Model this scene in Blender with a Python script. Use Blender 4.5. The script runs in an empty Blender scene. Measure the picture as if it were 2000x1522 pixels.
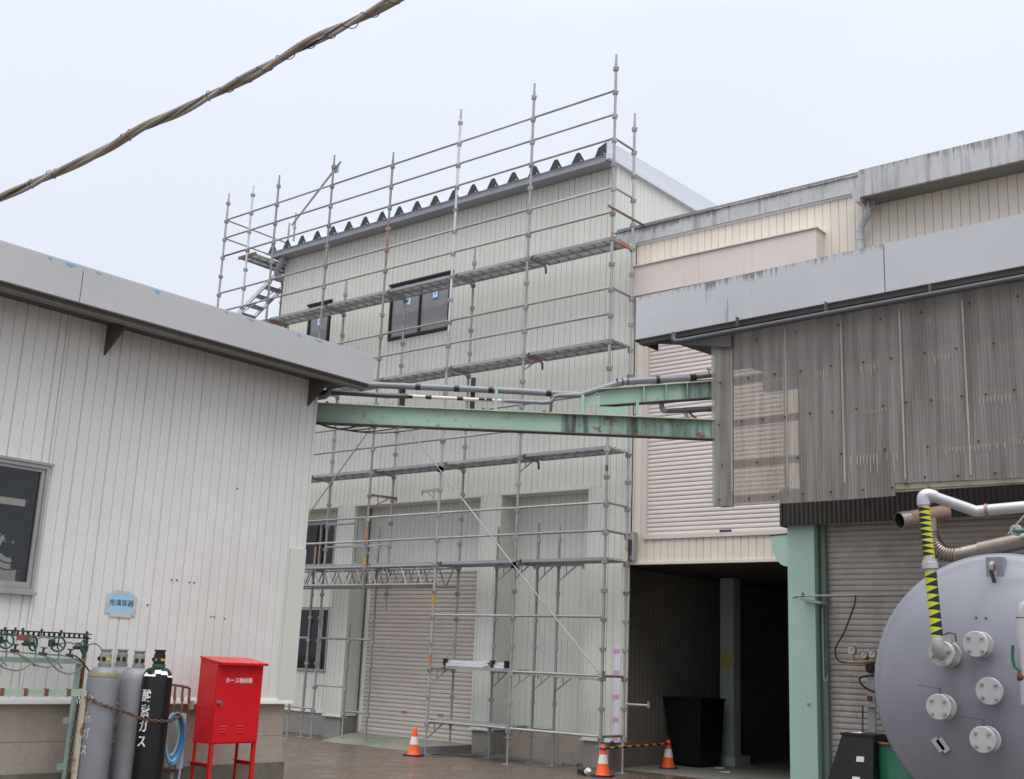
import bpy, bmesh, math, random
from math import sin, cos, pi, radians, sqrt
from mathutils import Vector, Matrix
random.seed(7)
S = bpy.context.scene
COL = S.collection

# ------------------------------------------------------------------ camera, sky, sun, exposure
cd = bpy.data.cameras.new('camera'); cam = bpy.data.objects.new('camera', cd); COL.objects.link(cam)
YAW, PITCH, ROLL = 0.699, 0.230, 0.0427
fw = Vector((-sin(YAW)*cos(PITCH), cos(YAW)*cos(PITCH), sin(PITCH)))
rt = Vector((cos(YAW), sin(YAW), 0.0)); up = rt.cross(fw)
r2 = cos(ROLL)*rt + sin(ROLL)*up; u2 = -sin(ROLL)*rt + cos(ROLL)*up
cam.matrix_world = Matrix(((r2.x, u2.x, -fw.x, 10.6382), (r2.y, u2.y, -fw.y, -15.1081), (r2.z, u2.z, -fw.z, 1.0899), (0, 0, 0, 1)))
cd.sensor_width = 36.0; cd.lens = 36.0*2261.66/2000.0; cd.clip_start = 0.1; cd.clip_end = 3000.0
S.camera = cam

W = bpy.data.worlds.new('World'); S.world = W; W.use_nodes = True
nt = W.node_tree; nt.nodes.clear()
wo = nt.nodes.new('ShaderNodeOutputWorld'); bg = nt.nodes.new('ShaderNodeBackground'); sk = nt.nodes.new('ShaderNodeTexSky')
sk.sky_type = 'NISHITA'; sk.sun_disc = False; sk.sun_elevation = radians(66); sk.sun_rotation = radians(142); sk.air_density = 1.0; sk.dust_density = 4.0
# overcast: an even pale cloud layer, a little brighter towards the zenith, covers the clear sky
tc = nt.nodes.new('ShaderNodeTexCoord'); sep = nt.nodes.new('ShaderNodeSeparateXYZ'); nt.links.new(tc.outputs['Generated'], sep.inputs[0])
ramp = nt.nodes.new('ShaderNodeValToRGB'); nt.links.new(sep.outputs['Z'], ramp.inputs[0])
ramp.color_ramp.elements[0].position = 0.0; ramp.color_ramp.elements[0].color = (0.76, 0.80, 0.91, 1)
ramp.color_ramp.elements[1].position = 1.0; ramp.color_ramp.elements[1].color = (2.9, 2.9, 2.9, 1)
e = ramp.color_ramp.elements.new(0.25); e.color = (0.77, 0.81, 0.92, 1)
e = ramp.color_ramp.elements.new(0.52); e.color = (0.82, 0.875, 0.975, 1)
cn = nt.nodes.new('ShaderNodeTexNoise'); cn.inputs['Scale'].default_value = 2.2; cn.inputs['Detail'].default_value = 4; nt.links.new(tc.outputs['Generated'], cn.inputs['Vector'])
cm = nt.nodes.new('ShaderNodeMapRange'); cm.inputs[1].default_value = 0.3; cm.inputs[2].default_value = 0.7; cm.inputs[3].default_value = 9.35; cm.inputs[4].default_value = 9.75
nt.links.new(cn.outputs[0], cm.inputs[0])
vm = nt.nodes.new('ShaderNodeVectorMath'); vm.operation = 'SCALE'; nt.links.new(ramp.outputs[0], vm.inputs[0]); nt.links.new(cm.outputs[0], vm.inputs['Scale'])
mx = nt.nodes.new('ShaderNodeMix'); mx.data_type = 'RGBA'; mx.inputs[0].default_value = 0.97
nt.links.new(sk.outputs[0], mx.inputs[6]); nt.links.new(vm.outputs[0], mx.inputs[7])
nt.links.new(mx.outputs[2], bg.inputs['Color']); bg.inputs['Strength'].default_value = 0.10
nt.links.new(bg.outputs[0], wo.inputs[0])

sd = bpy.data.lights.new('sun', 'SUN'); sun = bpy.data.objects.new('sun', sd); COL.objects.link(sun)
sd.energy = 1.5; sd.angle = radians(50); sd.color = (1.0, 0.97, 0.93)
sun.rotation_euler = (radians(24), 0, radians(38))   # high, from behind the camera's right shoulder
VS = S.view_settings; VS.view_transform = 'Standard'; VS.look = 'None'; VS.gamma = 1.0; VS.exposure = 0.14; VS.use_curve_mapping = False

# ------------------------------------------------------------------ materials
MATS = {}
def M(name, col, rough=0.5, metal=0.0, var=0.06, vs=1.2, streak=0.0, scol=(0.12, 0.11, 0.10), sth=0.56, rust=0.0, rcol=(0.20, 0.075, 0.03), rs=7.0, bump=0.0, bs=60.0, rnd=0.0, spec=0.4, rvar=0.0, splotch=0.0, pcol=(0.1, 0.09, 0.08), ps=2.0, coat=0.0, edge=0.0, ecol=(0.10, 0.095, 0.09), elo=0.6):
    m = bpy.data.materials.new(name); m.use_nodes = True
    t = m.node_tree; N = t.nodes; L = t.links
    b = N['Principled BSDF']
    b.inputs['Roughness'].default_value = rough; b.inputs['Metallic'].default_value = metal
    b.inputs['Specular IOR Level'].default_value = spec; b.inputs['Coat Weight'].default_value = coat
    geo = N.new('ShaderNodeNewGeometry'); pos = geo.outputs['Position']
    rgb = N.new('ShaderNodeRGB'); rgb.outputs[0].default_value = (*col, 1); c = rgb.outputs[0]
    def noise(scale, vec=None, detail=4.0, rg=0.6):
        n = N.new('ShaderNodeTexNoise'); n.inputs['Scale'].default_value = scale; n.inputs['Detail'].default_value = detail; n.inputs['Roughness'].default_value = rg
        L.new(vec or pos, n.inputs['Vector']); return n.outputs[0]
    def rng(v, a, b_, c0, c1):
        n = N.new('ShaderNodeMapRange'); n.inputs[1].default_value = a; n.inputs[2].default_value = b_; n.inputs[3].default_value = c0; n.inputs[4].default_value = c1
        L.new(v, n.inputs[0]); return n.outputs[0]
    def mix(fac, a, colour):
        n = N.new('ShaderNodeMix'); n.data_type = 'RGBA'; L.new(fac, n.inputs[0]); L.new(a, n.inputs[6]); n.inputs[7].default_value = (*colour, 1); return n.outputs[2]
    if var > 0 or rnd > 0:
        h = N.new('ShaderNodeHueSaturation'); L.new(c, h.inputs['Color'])
        v = rng(noise(vs), 0.3, 0.7, 1-var, 1+var)
        if rnd > 0:
            oi = N.new('ShaderNodeObjectInfo'); r = rng(oi.outputs['Random'], 0, 1, 1-rnd, 1+rnd)
            mu = N.new('ShaderNodeMath'); mu.operation = 'MULTIPLY'; L.new(v, mu.inputs[0]); L.new(r, mu.inputs[1]); v = mu.outputs[0]
        L.new(v, h.inputs['Value']); c = h.outputs[0]
    if streak > 0:
        mp = N.new('ShaderNodeMapping'); mp.inputs['Scale'].default_value = (9, 9, 0.7); L.new(pos, mp.inputs[0])
        c = mix(rng(noise(1.0, mp.outputs[0], 5, 0.65), sth, sth+0.22, 0, streak), c, scol)
    if edge > 0:                                   # grime drips hanging from the upper edge of a sheet
        tcn = N.new('ShaderNodeTexCoord'); sp = N.new('ShaderNodeSeparateXYZ'); L.new(tcn.outputs['Generated'], sp.inputs[0])
        mp2 = N.new('ShaderNodeMapping'); mp2.inputs['Scale'].default_value = (22, 22, 1.2); L.new(pos, mp2.inputs[0])
        ad = N.new('ShaderNodeMath'); ad.operation = 'ADD'; L.new(rng(sp.outputs['Z'], elo, 1.0, 0.0, 0.34), ad.inputs[0]); L.new(noise(1.0, mp2.outputs[0], 5, 0.7), ad.inputs[1])
        ad2 = N.new('ShaderNodeMath'); ad2.operation = 'ADD'; L.new(ad.outputs[0], ad2.inputs[0]); L.new(rng(noise(0.9), 0.35, 0.65, -0.22, 0.10), ad2.inputs[1])
        c = mix(rng(ad2.outputs[0], 0.66, 0.82, 0, edge), c, ecol)
    if splotch > 0:
        c = mix(rng(noise(ps, None, 6, 0.7), 0.5, 0.68, 0, splotch), c, pcol)
    if rust > 0:
        c = mix(rng(noise(rs, None, 8, 0.72), 0.70-0.2*rust, 0.76-0.2*rust, 0, 0.95), c, rcol)
    L.new(c, b.inputs['Base Color'])
    if rvar > 0: L.new(rng(noise(vs*2.5), 0.35, 0.65, max(0.03, rough-rvar), min(1, rough+rvar)), b.inputs['Roughness'])
    if bump > 0:
        bp = N.new('ShaderNodeBump'); bp.inputs['Strength'].default_value = bump; bp.inputs['Distance'].default_value = 0.01
        L.new(noise(bs), bp.inputs['Height']); L.new(bp.outputs[0], b.inputs['Normal'])
    MATS[name] = m
    return m

m_green_wall = M('new_pale_green_cladding', (0.665, 0.675, 0.62), 0.42, var=0.025, rnd=0.012)
m_groove = M('cladding_backing', (0.30, 0.30, 0.27), 0.8)
m_cream = M('cream_cladding', (0.72, 0.66, 0.57), 0.5, var=0.05, rnd=0.025, streak=0.25, scol=(0.38, 0.31, 0.24), sth=0.57)
m_cream_box = M('pinkish_beige_sheet', (0.67, 0.59, 0.55), 0.5, var=0.05, streak=0.22, scol=(0.34, 0.26, 0.2), sth=0.58)
m_left = M('old_off_white_cladding', (0.735, 0.73, 0.70), 0.5, var=0.05, vs=0.9, rnd=0.02, streak=0.12, scol=(0.34, 0.32, 0.30), sth=0.58)
m_patch = M('newer_greenish_flashing', (0.665, 0.68, 0.625), 0.45, var=0.03)
m_fascia = M('grey_fascia_sheet', (0.485, 0.49, 0.505), 0.45, var=0.05, vs=0.7, streak=0.18, scol=(0.62, 0.61, 0.60), sth=0.6)
m_fascia_dirty = M('weathered_grey_fascia', (0.50, 0.51, 0.53), 0.5, var=0.08, streak=0.8, scol=(0.20, 0.18, 0.165), sth=0.50, splotch=0.35, pcol=(0.26, 0.25, 0.235), ps=1.6, edge=0.7, elo=0.3)
m_fascia_right = M('grey_blue_fascia', (0.48, 0.49, 0.52), 0.45, var=0.06, streak=0.2, scol=(0.27, 0.26, 0.25), sth=0.62, edge=0.75, elo=0.72)
m_gutter = M('blue_grey_gutter', (0.30, 0.31, 0.36), 0.4, var=0.04)
m_rake = M('pale_blue_white_trim', (0.66, 0.69, 0.76), 0.35, var=0.02)
m_roof = M('dark_grey_folded_roof', (0.040, 0.046, 0.044), 0.55, var=0.1)
m_roof_light = M('silver_folded_roof', (0.42, 0.455, 0.52), 0.3, metal=0.1, var=0.03)
m_slat_pink = M('pinkish_grey_slat', (0.66, 0.60, 0.57), 0.45, var=0.04, rnd=0.03)
m_slat_main = M('beige_grey_slat', (0.52, 0.465, 0.425), 0.45, var=0.05, rnd=0.03, splotch=0.12, pcol=(0.30, 0.22, 0.14))
m_slat_old = M('old_rusty_grey_slat', (0.57, 0.53, 0.495), 0.55, var=0.10, rnd=0.05, splotch=0.45, pcol=(0.29, 0.20, 0.13), ps=2.6, streak=0.2, scol=(0.2, 0.15, 0.11))
m_concrete = M('old_concrete', (0.42, 0.36, 0.305), 0.85, var=0.14, vs=2.0, streak=0.35, scol=(0.24, 0.20, 0.17), splotch=0.55, pcol=(0.25, 0.22, 0.195), bump=0.6, bs=30)
m_pier = M('grey_pier_concrete', (0.27, 0.26, 0.24), 0.8, var=0.10, vs=2.0, splotch=0.4, pcol=(0.14, 0.125, 0.11), bump=0.2, bs=40)
m_moss = M('mossy_concrete_footing', (0.17, 0.155, 0.12), 0.9, var=0.2, vs=4, splotch=0.6, pcol=(0.085, 0.09, 0.055), ps=3, bump=0.6, bs=25)
m_ground = M('wet_brown_yard', (0.118, 0.087, 0.067), 0.34, var=0.12, vs=0.8, rvar=0.17, splotch=0.4, pcol=(0.065, 0.052, 0.043), ps=0.5, spec=0.5)
m_apron = M('green_tinged_apron', (0.24, 0.235, 0.19), 0.6, var=0.12, vs=2, splotch=0.75, pcol=(0.085, 0.15, 0.095), ps=1.1, bump=0.15)
m_floor = M('grey_passage_floor', (0.22, 0.22, 0.195), 0.6, var=0.12, vs=2, splotch=0.3)
m_black_plastic = M('black_plastic', (0.012, 0.012, 0.013), 0.35, var=0.1)
m_dark_frame = M('black_window_frame', (0.014, 0.014, 0.015), 0.4)
m_alu = M('old_aluminium', (0.37, 0.35, 0.345), 0.45, metal=0.3, var=0.08, splotch=0.2)
m_alu_new = M('bright_aluminium', (0.70, 0.71, 0.73), 0.35, metal=0.5, var=0.05)
m_galv = M('galvanised_pipe', (0.345, 0.345, 0.345), 0.42, metal=0.35, var=0.14, vs=3, rnd=0.25, splotch=0.25, pcol=(0.20, 0.19, 0.18), ps=5, bump=0.08, bs=25)
m_galv_new = M('bright_galvanised_pipe', (0.58, 0.59, 0.60), 0.4, metal=0.35, var=0.08, vs=3)
m_galv_rail = M('galvanised_rail', (0.38, 0.37, 0.36), 0.33, metal=0.45, var=0.14, vs=2.5, rnd=0.20, splotch=0.30, pcol=(0.23, 0.185, 0.15), ps=4)
m_galv_deck = M('galvanised_deck', (0.34, 0.345, 0.355), 0.42, metal=0.4, var=0.12, vs=3, rnd=0.12, splotch=0.3, pcol=(0.22, 0.21, 0.2), ps=5)
m_orange_band = M('worn_orange_marking', (0.44, 0.175, 0.11), 0.6, var=0.15, vs=8, splotch=0.4, pcol=(0.3, 0.2, 0.17), ps=14)
m_yellow_band = M('yellow_marking', (0.52, 0.30, 0.045), 0.6, var=0.1, vs=8, splotch=0.3, ps=14)
m_mint = M('mint_green_steel', (0.33, 0.49, 0.40), 0.45, var=0.07, vs=2, rust=0.62, rcol=(0.32, 0.25, 0.15), rs=15, streak=0.25, scol=(0.33, 0.31, 0.22), sth=0.62)
m_mint_dirty = M('stained_mint_steel', (0.255, 0.385, 0.315), 0.5, var=0.12, vs=2.5, rust=0.75, rcol=(0.15, 0.10, 0.06), rs=6, streak=0.95, scol=(0.045, 0.045, 0.04), sth=0.42)
m_flange_edge = M('rust_edged_mint_steel', (0.47, 0.49, 0.37), 0.55, var=0.15, vs=4, rust=0.45, rcol=(0.15, 0.085, 0.05), rs=6)
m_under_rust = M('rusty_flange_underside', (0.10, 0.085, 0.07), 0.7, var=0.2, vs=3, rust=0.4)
m_column = M('pale_turquoise_paint', (0.51, 0.73, 0.65), 0.4, var=0.04, streak=0.25, scol=(0.25, 0.33, 0.24), sth=0.6)
m_column_dark = M('green_steel_guide', (0.19, 0.28, 0.215), 0.5, var=0.1, streak=0.3)
m_pipe_grey = M('grey_wrapped_pipe', (0.205, 0.215, 0.24), 0.38, var=0.10, vs=6, bump=0.3, bs=14)
m_pipe_dark = M('dark_lagged_pipe', (0.075, 0.08, 0.09), 0.4, var=0.15, vs=6, bump=0.35, bs=16)
m_pipe_white = M('off_white_pipe', (0.66, 0.60, 0.54), 0.45, var=0.05)
m_tape_black = M('black_tape', (0.018, 0.018, 0.02), 0.4, var=0.1)
m_red = M('red_hose_cabinet_paint', (0.62, 0.012, 0.016), 0.30, var=0.07, vs=2, rvar=0.08, spec=0.5)
m_red_dark = M('red_leg_paint', (0.56, 0.02, 0.016), 0.35, var=0.08)
m_white_print = M('white_lettering', (0.80, 0.78, 0.78), 0.5, var=0.03)
m_black_print = M('dark_lettering', (0.03, 0.035, 0.05), 0.6)
m_worn_print = M('worn_white_lettering', (0.55, 0.55, 0.56), 0.6, splotch=0.95, pcol=(0.215, 0.22, 0.235), ps=30)
m_sign_blue = M('light_blue_sign', (0.36, 0.60, 0.79), 0.45, var=0.03)
m_tape_clear = M('old_clear_tape', (0.57, 0.55, 0.53), 0.3, var=0.12, vs=12)
m_cyl_grey = M('grey_gas_cylinder', (0.225, 0.23, 0.25), 0.38, var=0.08, vs=3, rust=0.0, splotch=0.2, pcol=(0.15, 0.145, 0.14), ps=5)
m_cyl_light = M('light_grey_gas_cylinder', (0.29, 0.295, 0.31), 0.38, var=0.06, vs=3)
m_cyl_black = M('black_gas_cylinder', (0.012, 0.013, 0.015), 0.3, var=0.1, vs=4)
m_cyl_green = M('green_valve_paint', (0.035, 0.13, 0.06), 0.45, var=0.12)
m_valve_dark = M('dark_valve_guard', (0.045, 0.05, 0.045), 0.45, var=0.15)
m_yellow_label = M('yellow_tag', (0.60, 0.48, 0.05), 0.5, var=0.1, vs=20)
m_rust = M('rusty_steel', (0.155, 0.07, 0.035), 0.8, var=0.25, vs=6, splotch=0.5, pcol=(0.28, 0.12, 0.05), ps=12, bump=0.3, bs=60)
m_rust_red = M('red_brown_pipe', (0.21, 0.085, 0.07), 0.6, var=0.2, vs=8, rust=0.3)
m_rack = M('peeling_mint_angle', (0.36, 0.45, 0.36), 0.6, var=0.08, rust=0.62, rcol=(0.27, 0.09, 0.035), rs=7)
m_rack_ok = M('pale_mint_angle', (0.36, 0.47, 0.415), 0.5, var=0.06, rust=0.15, rcol=(0.27, 0.1, 0.04), rs=7)
m_post_cream = M('cream_rusting_post', (0.50, 0.46, 0.36), 0.6, var=0.1, rust=0.6, rcol=(0.30, 0.11, 0.04), rs=5)
m_rust_post = M('flaking_rusted_post', (0.52, 0.47, 0.36), 0.65, var=0.1, rust=0.85, rcol=(0.30, 0.105, 0.035), rs=4)
m_dark_channel = M('dark_rusted_channel', (0.045, 0.03, 0.024), 0.7, var=0.25, vs=10)
m_wheel = M('dark_green_handwheel', (0.014, 0.095, 0.062), 0.35, var=0.15, vs=14)
m_hose = M('grey_green_hose', (0.21, 0.22, 0.205), 0.5, var=0.1, vs=12)
m_blue_hose = M('blue_hose', (0.075, 0.22, 0.40), 0.35, var=0.1, vs=10)
m_pale_hose = M('pale_blue_hose', (0.35, 0.52, 0.66), 0.35, var=0.08, vs=10)
m_brass = M('old_brass', (0.35, 0.27, 0.16), 0.4, metal=0.7, var=0.15, vs=20)
m_steel = M('bare_steel', (0.42, 0.41, 0.41), 0.35, metal=0.8, var=0.12, vs=10)
m_cone = M('orange_cone_plastic', (0.80, 0.105, 0.022), 0.5, var=0.05, vs=8)
m_cone_white = M('white_reflective_band', (0.66, 0.64, 0.63), 0.45, var=0.06, vs=10)
m_rubber = M('black_rubber_base', (0.02, 0.019, 0.019), 0.7, var=0.2)
m_bar_orange = M('orange_bar_band', (0.62, 0.21, 0.02), 0.5)
m_tank = M('blue_grey_tank_paint', (0.225, 0.232, 0.275), 0.28, var=0.05, vs=1.2, streak=0.4, scol=(0.20, 0.20, 0.215), sth=0.57, spec=0.45)
m_flange = M('silver_flange_paint', (0.42, 0.415, 0.42), 0.42, metal=0.2, var=0.07, vs=9)
m_bolt = M('dull_bolt', (0.36, 0.34, 0.33), 0.5, metal=0.4, var=0.25, vs=20, rust=0.25, rs=30)
m_pipe_alu = M('aluminium_pipe', (0.46, 0.455, 0.475), 0.40, metal=0.3, var=0.06, vs=6)
m_hazard_y = M('yellow_hazard_tape', (0.47, 0.52, 0.04), 0.45, var=0.10, vs=12)
m_hazard_k = M('black_hazard_tape', (0.014, 0.014, 0.016), 0.4)
m_muffler = M('brown_tinted_stainless', (0.30, 0.255, 0.22), 0.28, metal=0.85, var=0.16, vs=5, splotch=0.3, pcol=(0.22, 0.14, 0.1), ps=6)
m_rust_tube = M('heat_rusted_tube', (0.30, 0.19, 0.14), 0.45, metal=0.5, var=0.25, vs=7, splotch=0.6, pcol=(0.16, 0.13, 0.115), ps=5)
m_drum = M('green_drum_paint', (0.022, 0.135, 0.075), 0.32, var=0.1, vs=4, rust=0.12)
m_cable_a = M('weathered_grey_cable', (0.30, 0.27, 0.235), 0.55, var=0.16, vs=10, bump=0.2, bs=60)
m_cable_b = M('pale_grey_cable', (0.38, 0.36, 0.34), 0.5, var=0.12, vs=10)
m_cable_c = M('dark_cable', (0.055, 0.045, 0.042), 0.5, var=0.2, vs=10)
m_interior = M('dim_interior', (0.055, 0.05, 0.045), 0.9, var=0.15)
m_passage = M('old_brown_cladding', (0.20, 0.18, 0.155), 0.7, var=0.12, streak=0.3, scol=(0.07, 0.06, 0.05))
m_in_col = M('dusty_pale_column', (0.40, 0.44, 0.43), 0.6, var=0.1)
m_strip = M('grimy_dark_corrugated', (0.070, 0.060, 0.055), 0.45, var=0.2, vs=3, streak=0.5, scol=(0.19, 0.17, 0.16), sth=0.56)
m_soffit = M('dark_soffit', (0.11, 0.105, 0.10), 0.75, var=0.15)
m_soffit_grey = M('grey_soffit', (0.22, 0.215, 0.205), 0.7, var=0.12)
m_curtain = M('grey_blind', (0.55, 0.55, 0.56), 0.8, var=0.1)
m_sticker = M('white_sticker', (0.72, 0.78, 0.86), 0.5)
m_sticker_blue = M('pale_blue_sticker_print', (0.25, 0.46, 0.72), 0.5)
m_blue_film = M('blue_film_scrap', (0.16, 0.42, 0.66), 0.5, var=0.1, vs=15)
m_pink = M('pink_tape', (0.66, 0.32, 0.60), 0.5, var=0.05)
m_film = M('white_protective_film', (0.74, 0.72, 0.80), 0.4, var=0.04)
m_hole = M('rust_hole', (0.12, 0.085, 0.065), 0.8)
m_screw = M('dull_screw', (0.62, 0.61, 0.59), 0.5)
m_rust_screw = M('rusted_screw', (0.10, 0.06, 0.04), 0.6)
m_drip = M('dried_pale_green_paint', (0.36, 0.43, 0.38), 0.6, var=0.15, vs=20)
m_yellow_sign = M('yellow_notice', (0.46, 0.41, 0.11), 0.5)
m_lap = M('pale_lap_highlight', (0.34, 0.32, 0.30), 0.35, var=0.15, vs=4)
m_edge_board = M('peeling_rusty_board', (0.27, 0.27, 0.21), 0.7, var=0.2, vs=5, rust=0.6, rcol=(0.17, 0.09, 0.05), rs=6)
m_sheet_rail = M('rusty_pale_rail', (0.34, 0.25, 0.17), 0.7, var=0.2, vs=5, rust=0.3)
m_wood = M('wet_grey_board', (0.24, 0.225, 0.21), 0.6, var=0.2, vs=5)
m_fan = M('dark_fan_grille', (0.02, 0.021, 0.023), 0.4)
m_junction = M('black_junction_box', (0.03, 0.031, 0.034), 0.45, var=0.1)

def glass(name, tint, alpha_dark, rough=0.03, film=(0.05, 0.052, 0.055)):
    m = bpy.data.materials.new(name); m.use_nodes = True
    t = m.node_tree; N = t.nodes; L = t.links; N.clear()
    o = N.new('ShaderNodeOutputMaterial'); mx1 = N.new('ShaderNodeMixShader'); mx2 = N.new('ShaderNodeMixShader')
    tr = N.new('ShaderNodeBsdfTransparent'); tr.inputs[0].default_value = (*tint, 1)
    df = N.new('ShaderNodeBsdfDiffuse'); df.inputs[0].default_value = (*film, 1)
    gl = N.new('ShaderNodeBsdfGlossy'); gl.inputs['Roughness'].default_value = rough
    fr = N.new('ShaderNodeFresnel'); fr.inputs[0].default_value = 1.5
    mx1.inputs[0].default_value = alpha_dark
    L.new(tr.outputs[0], mx1.inputs[1]); L.new(df.outputs[0], mx1.inputs[2])
    L.new(fr.outputs[0], mx2.inputs[0]); L.new(mx1.outputs[0], mx2.inputs[1]); L.new(gl.outputs[0], mx2.inputs[2])
    L.new(mx2.outputs[0], o.inputs[0])
    return m
m_glass = glass('window_glass', (0.75, 0.78, 0.8), 0.06)
m_glass_new = glass('new_window_glass', (0.70, 0.73, 0.76), 0.55, 0.02, (0.46, 0.47, 0.49))

def plastic_sheet_mat():
    m = bpy.data.materials.new('grimy_translucent_plastic'); m.use_nodes = True
    t = m.node_tree; N = t.nodes; L = t.links; N.clear()
    o = N.new('ShaderNodeOutputMaterial')
    geo = N.new('ShaderNodeNewGeometry')
    mp = N.new('ShaderNodeMapping'); mp.inputs['Scale'].default_value = (16, 16, 0.8); L.new(geo.outputs['Position'], mp.inputs[0])
    n1 = N.new('ShaderNodeTexNoise'); n1.inputs['Scale'].default_value = 1.0; n1.inputs['Detail'].default_value = 6; L.new(mp.outputs[0], n1.inputs['Vector'])
    n2 = N.new('ShaderNodeTexNoise'); n2.inputs['Scale'].default_value = 1.3; n2.inputs['Detail'].default_value = 4; L.new(geo.outputs['Position'], n2.inputs['Vector'])
    r1 = N.new('ShaderNodeValToRGB'); L.new(n1.outputs[0], r1.inputs[0])
    r1.color_ramp.elements[0].position = 0.35; r1.color_ramp.elements[0].color = (0.36, 0.335, 0.31, 1)
    r1.color_ramp.elements[1].position = 0.72; r1.color_ramp.elements[1].color = (0.62, 0.595, 0.57, 1)
    df = N.new('ShaderNodeBsdfDiffuse'); L.new(r1.outputs[0], df.inputs[0])
    tl = N.new('ShaderNodeBsdfTranslucent'); tl.inputs[0].default_value = (0.62, 0.56, 0.50, 1)
    tr = N.new('ShaderNodeBsdfTransparent'); tr.inputs[0].default_value = (0.90, 0.81, 0.70, 1)
    gl = N.new('ShaderNodeBsdfGlossy'); gl.inputs['Roughness'].default_value = 0.22; gl.inputs[0].default_value = (0.8, 0.8, 0.82, 1)
    a = N.new('ShaderNodeMixShader'); a.inputs[0].default_value = 0.35; L.new(df.outputs[0], a.inputs[1]); L.new(tl.outputs[0], a.inputs[2])
    mr = N.new('ShaderNodeMapRange'); mr.inputs[1].default_value = 0.3; mr.inputs[2].default_value = 0.7; mr.inputs[3].default_value = 0.38; mr.inputs[4].default_value = 0.30; L.new(n2.outputs[0], mr.inputs[0])
    b = N.new('ShaderNodeMixShader'); L.new(mr.outputs[0], b.inputs[0]); L.new(a.outputs[0], b.inputs[1]); L.new(tr.outputs[0], b.inputs[2])
    lw = N.new('ShaderNodeFresnel'); lw.inputs[0].default_value = 1.4
    c = N.new('ShaderNodeMixShader'); L.new(lw.outputs[0], c.inputs[0]); L.new(b.outputs[0], c.inputs[1]); L.new(gl.outputs[0], c.inputs[2])
    L.new(c.outputs[0], o.inputs[0])
    return m
m_plastic = plastic_sheet_mat()

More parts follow.
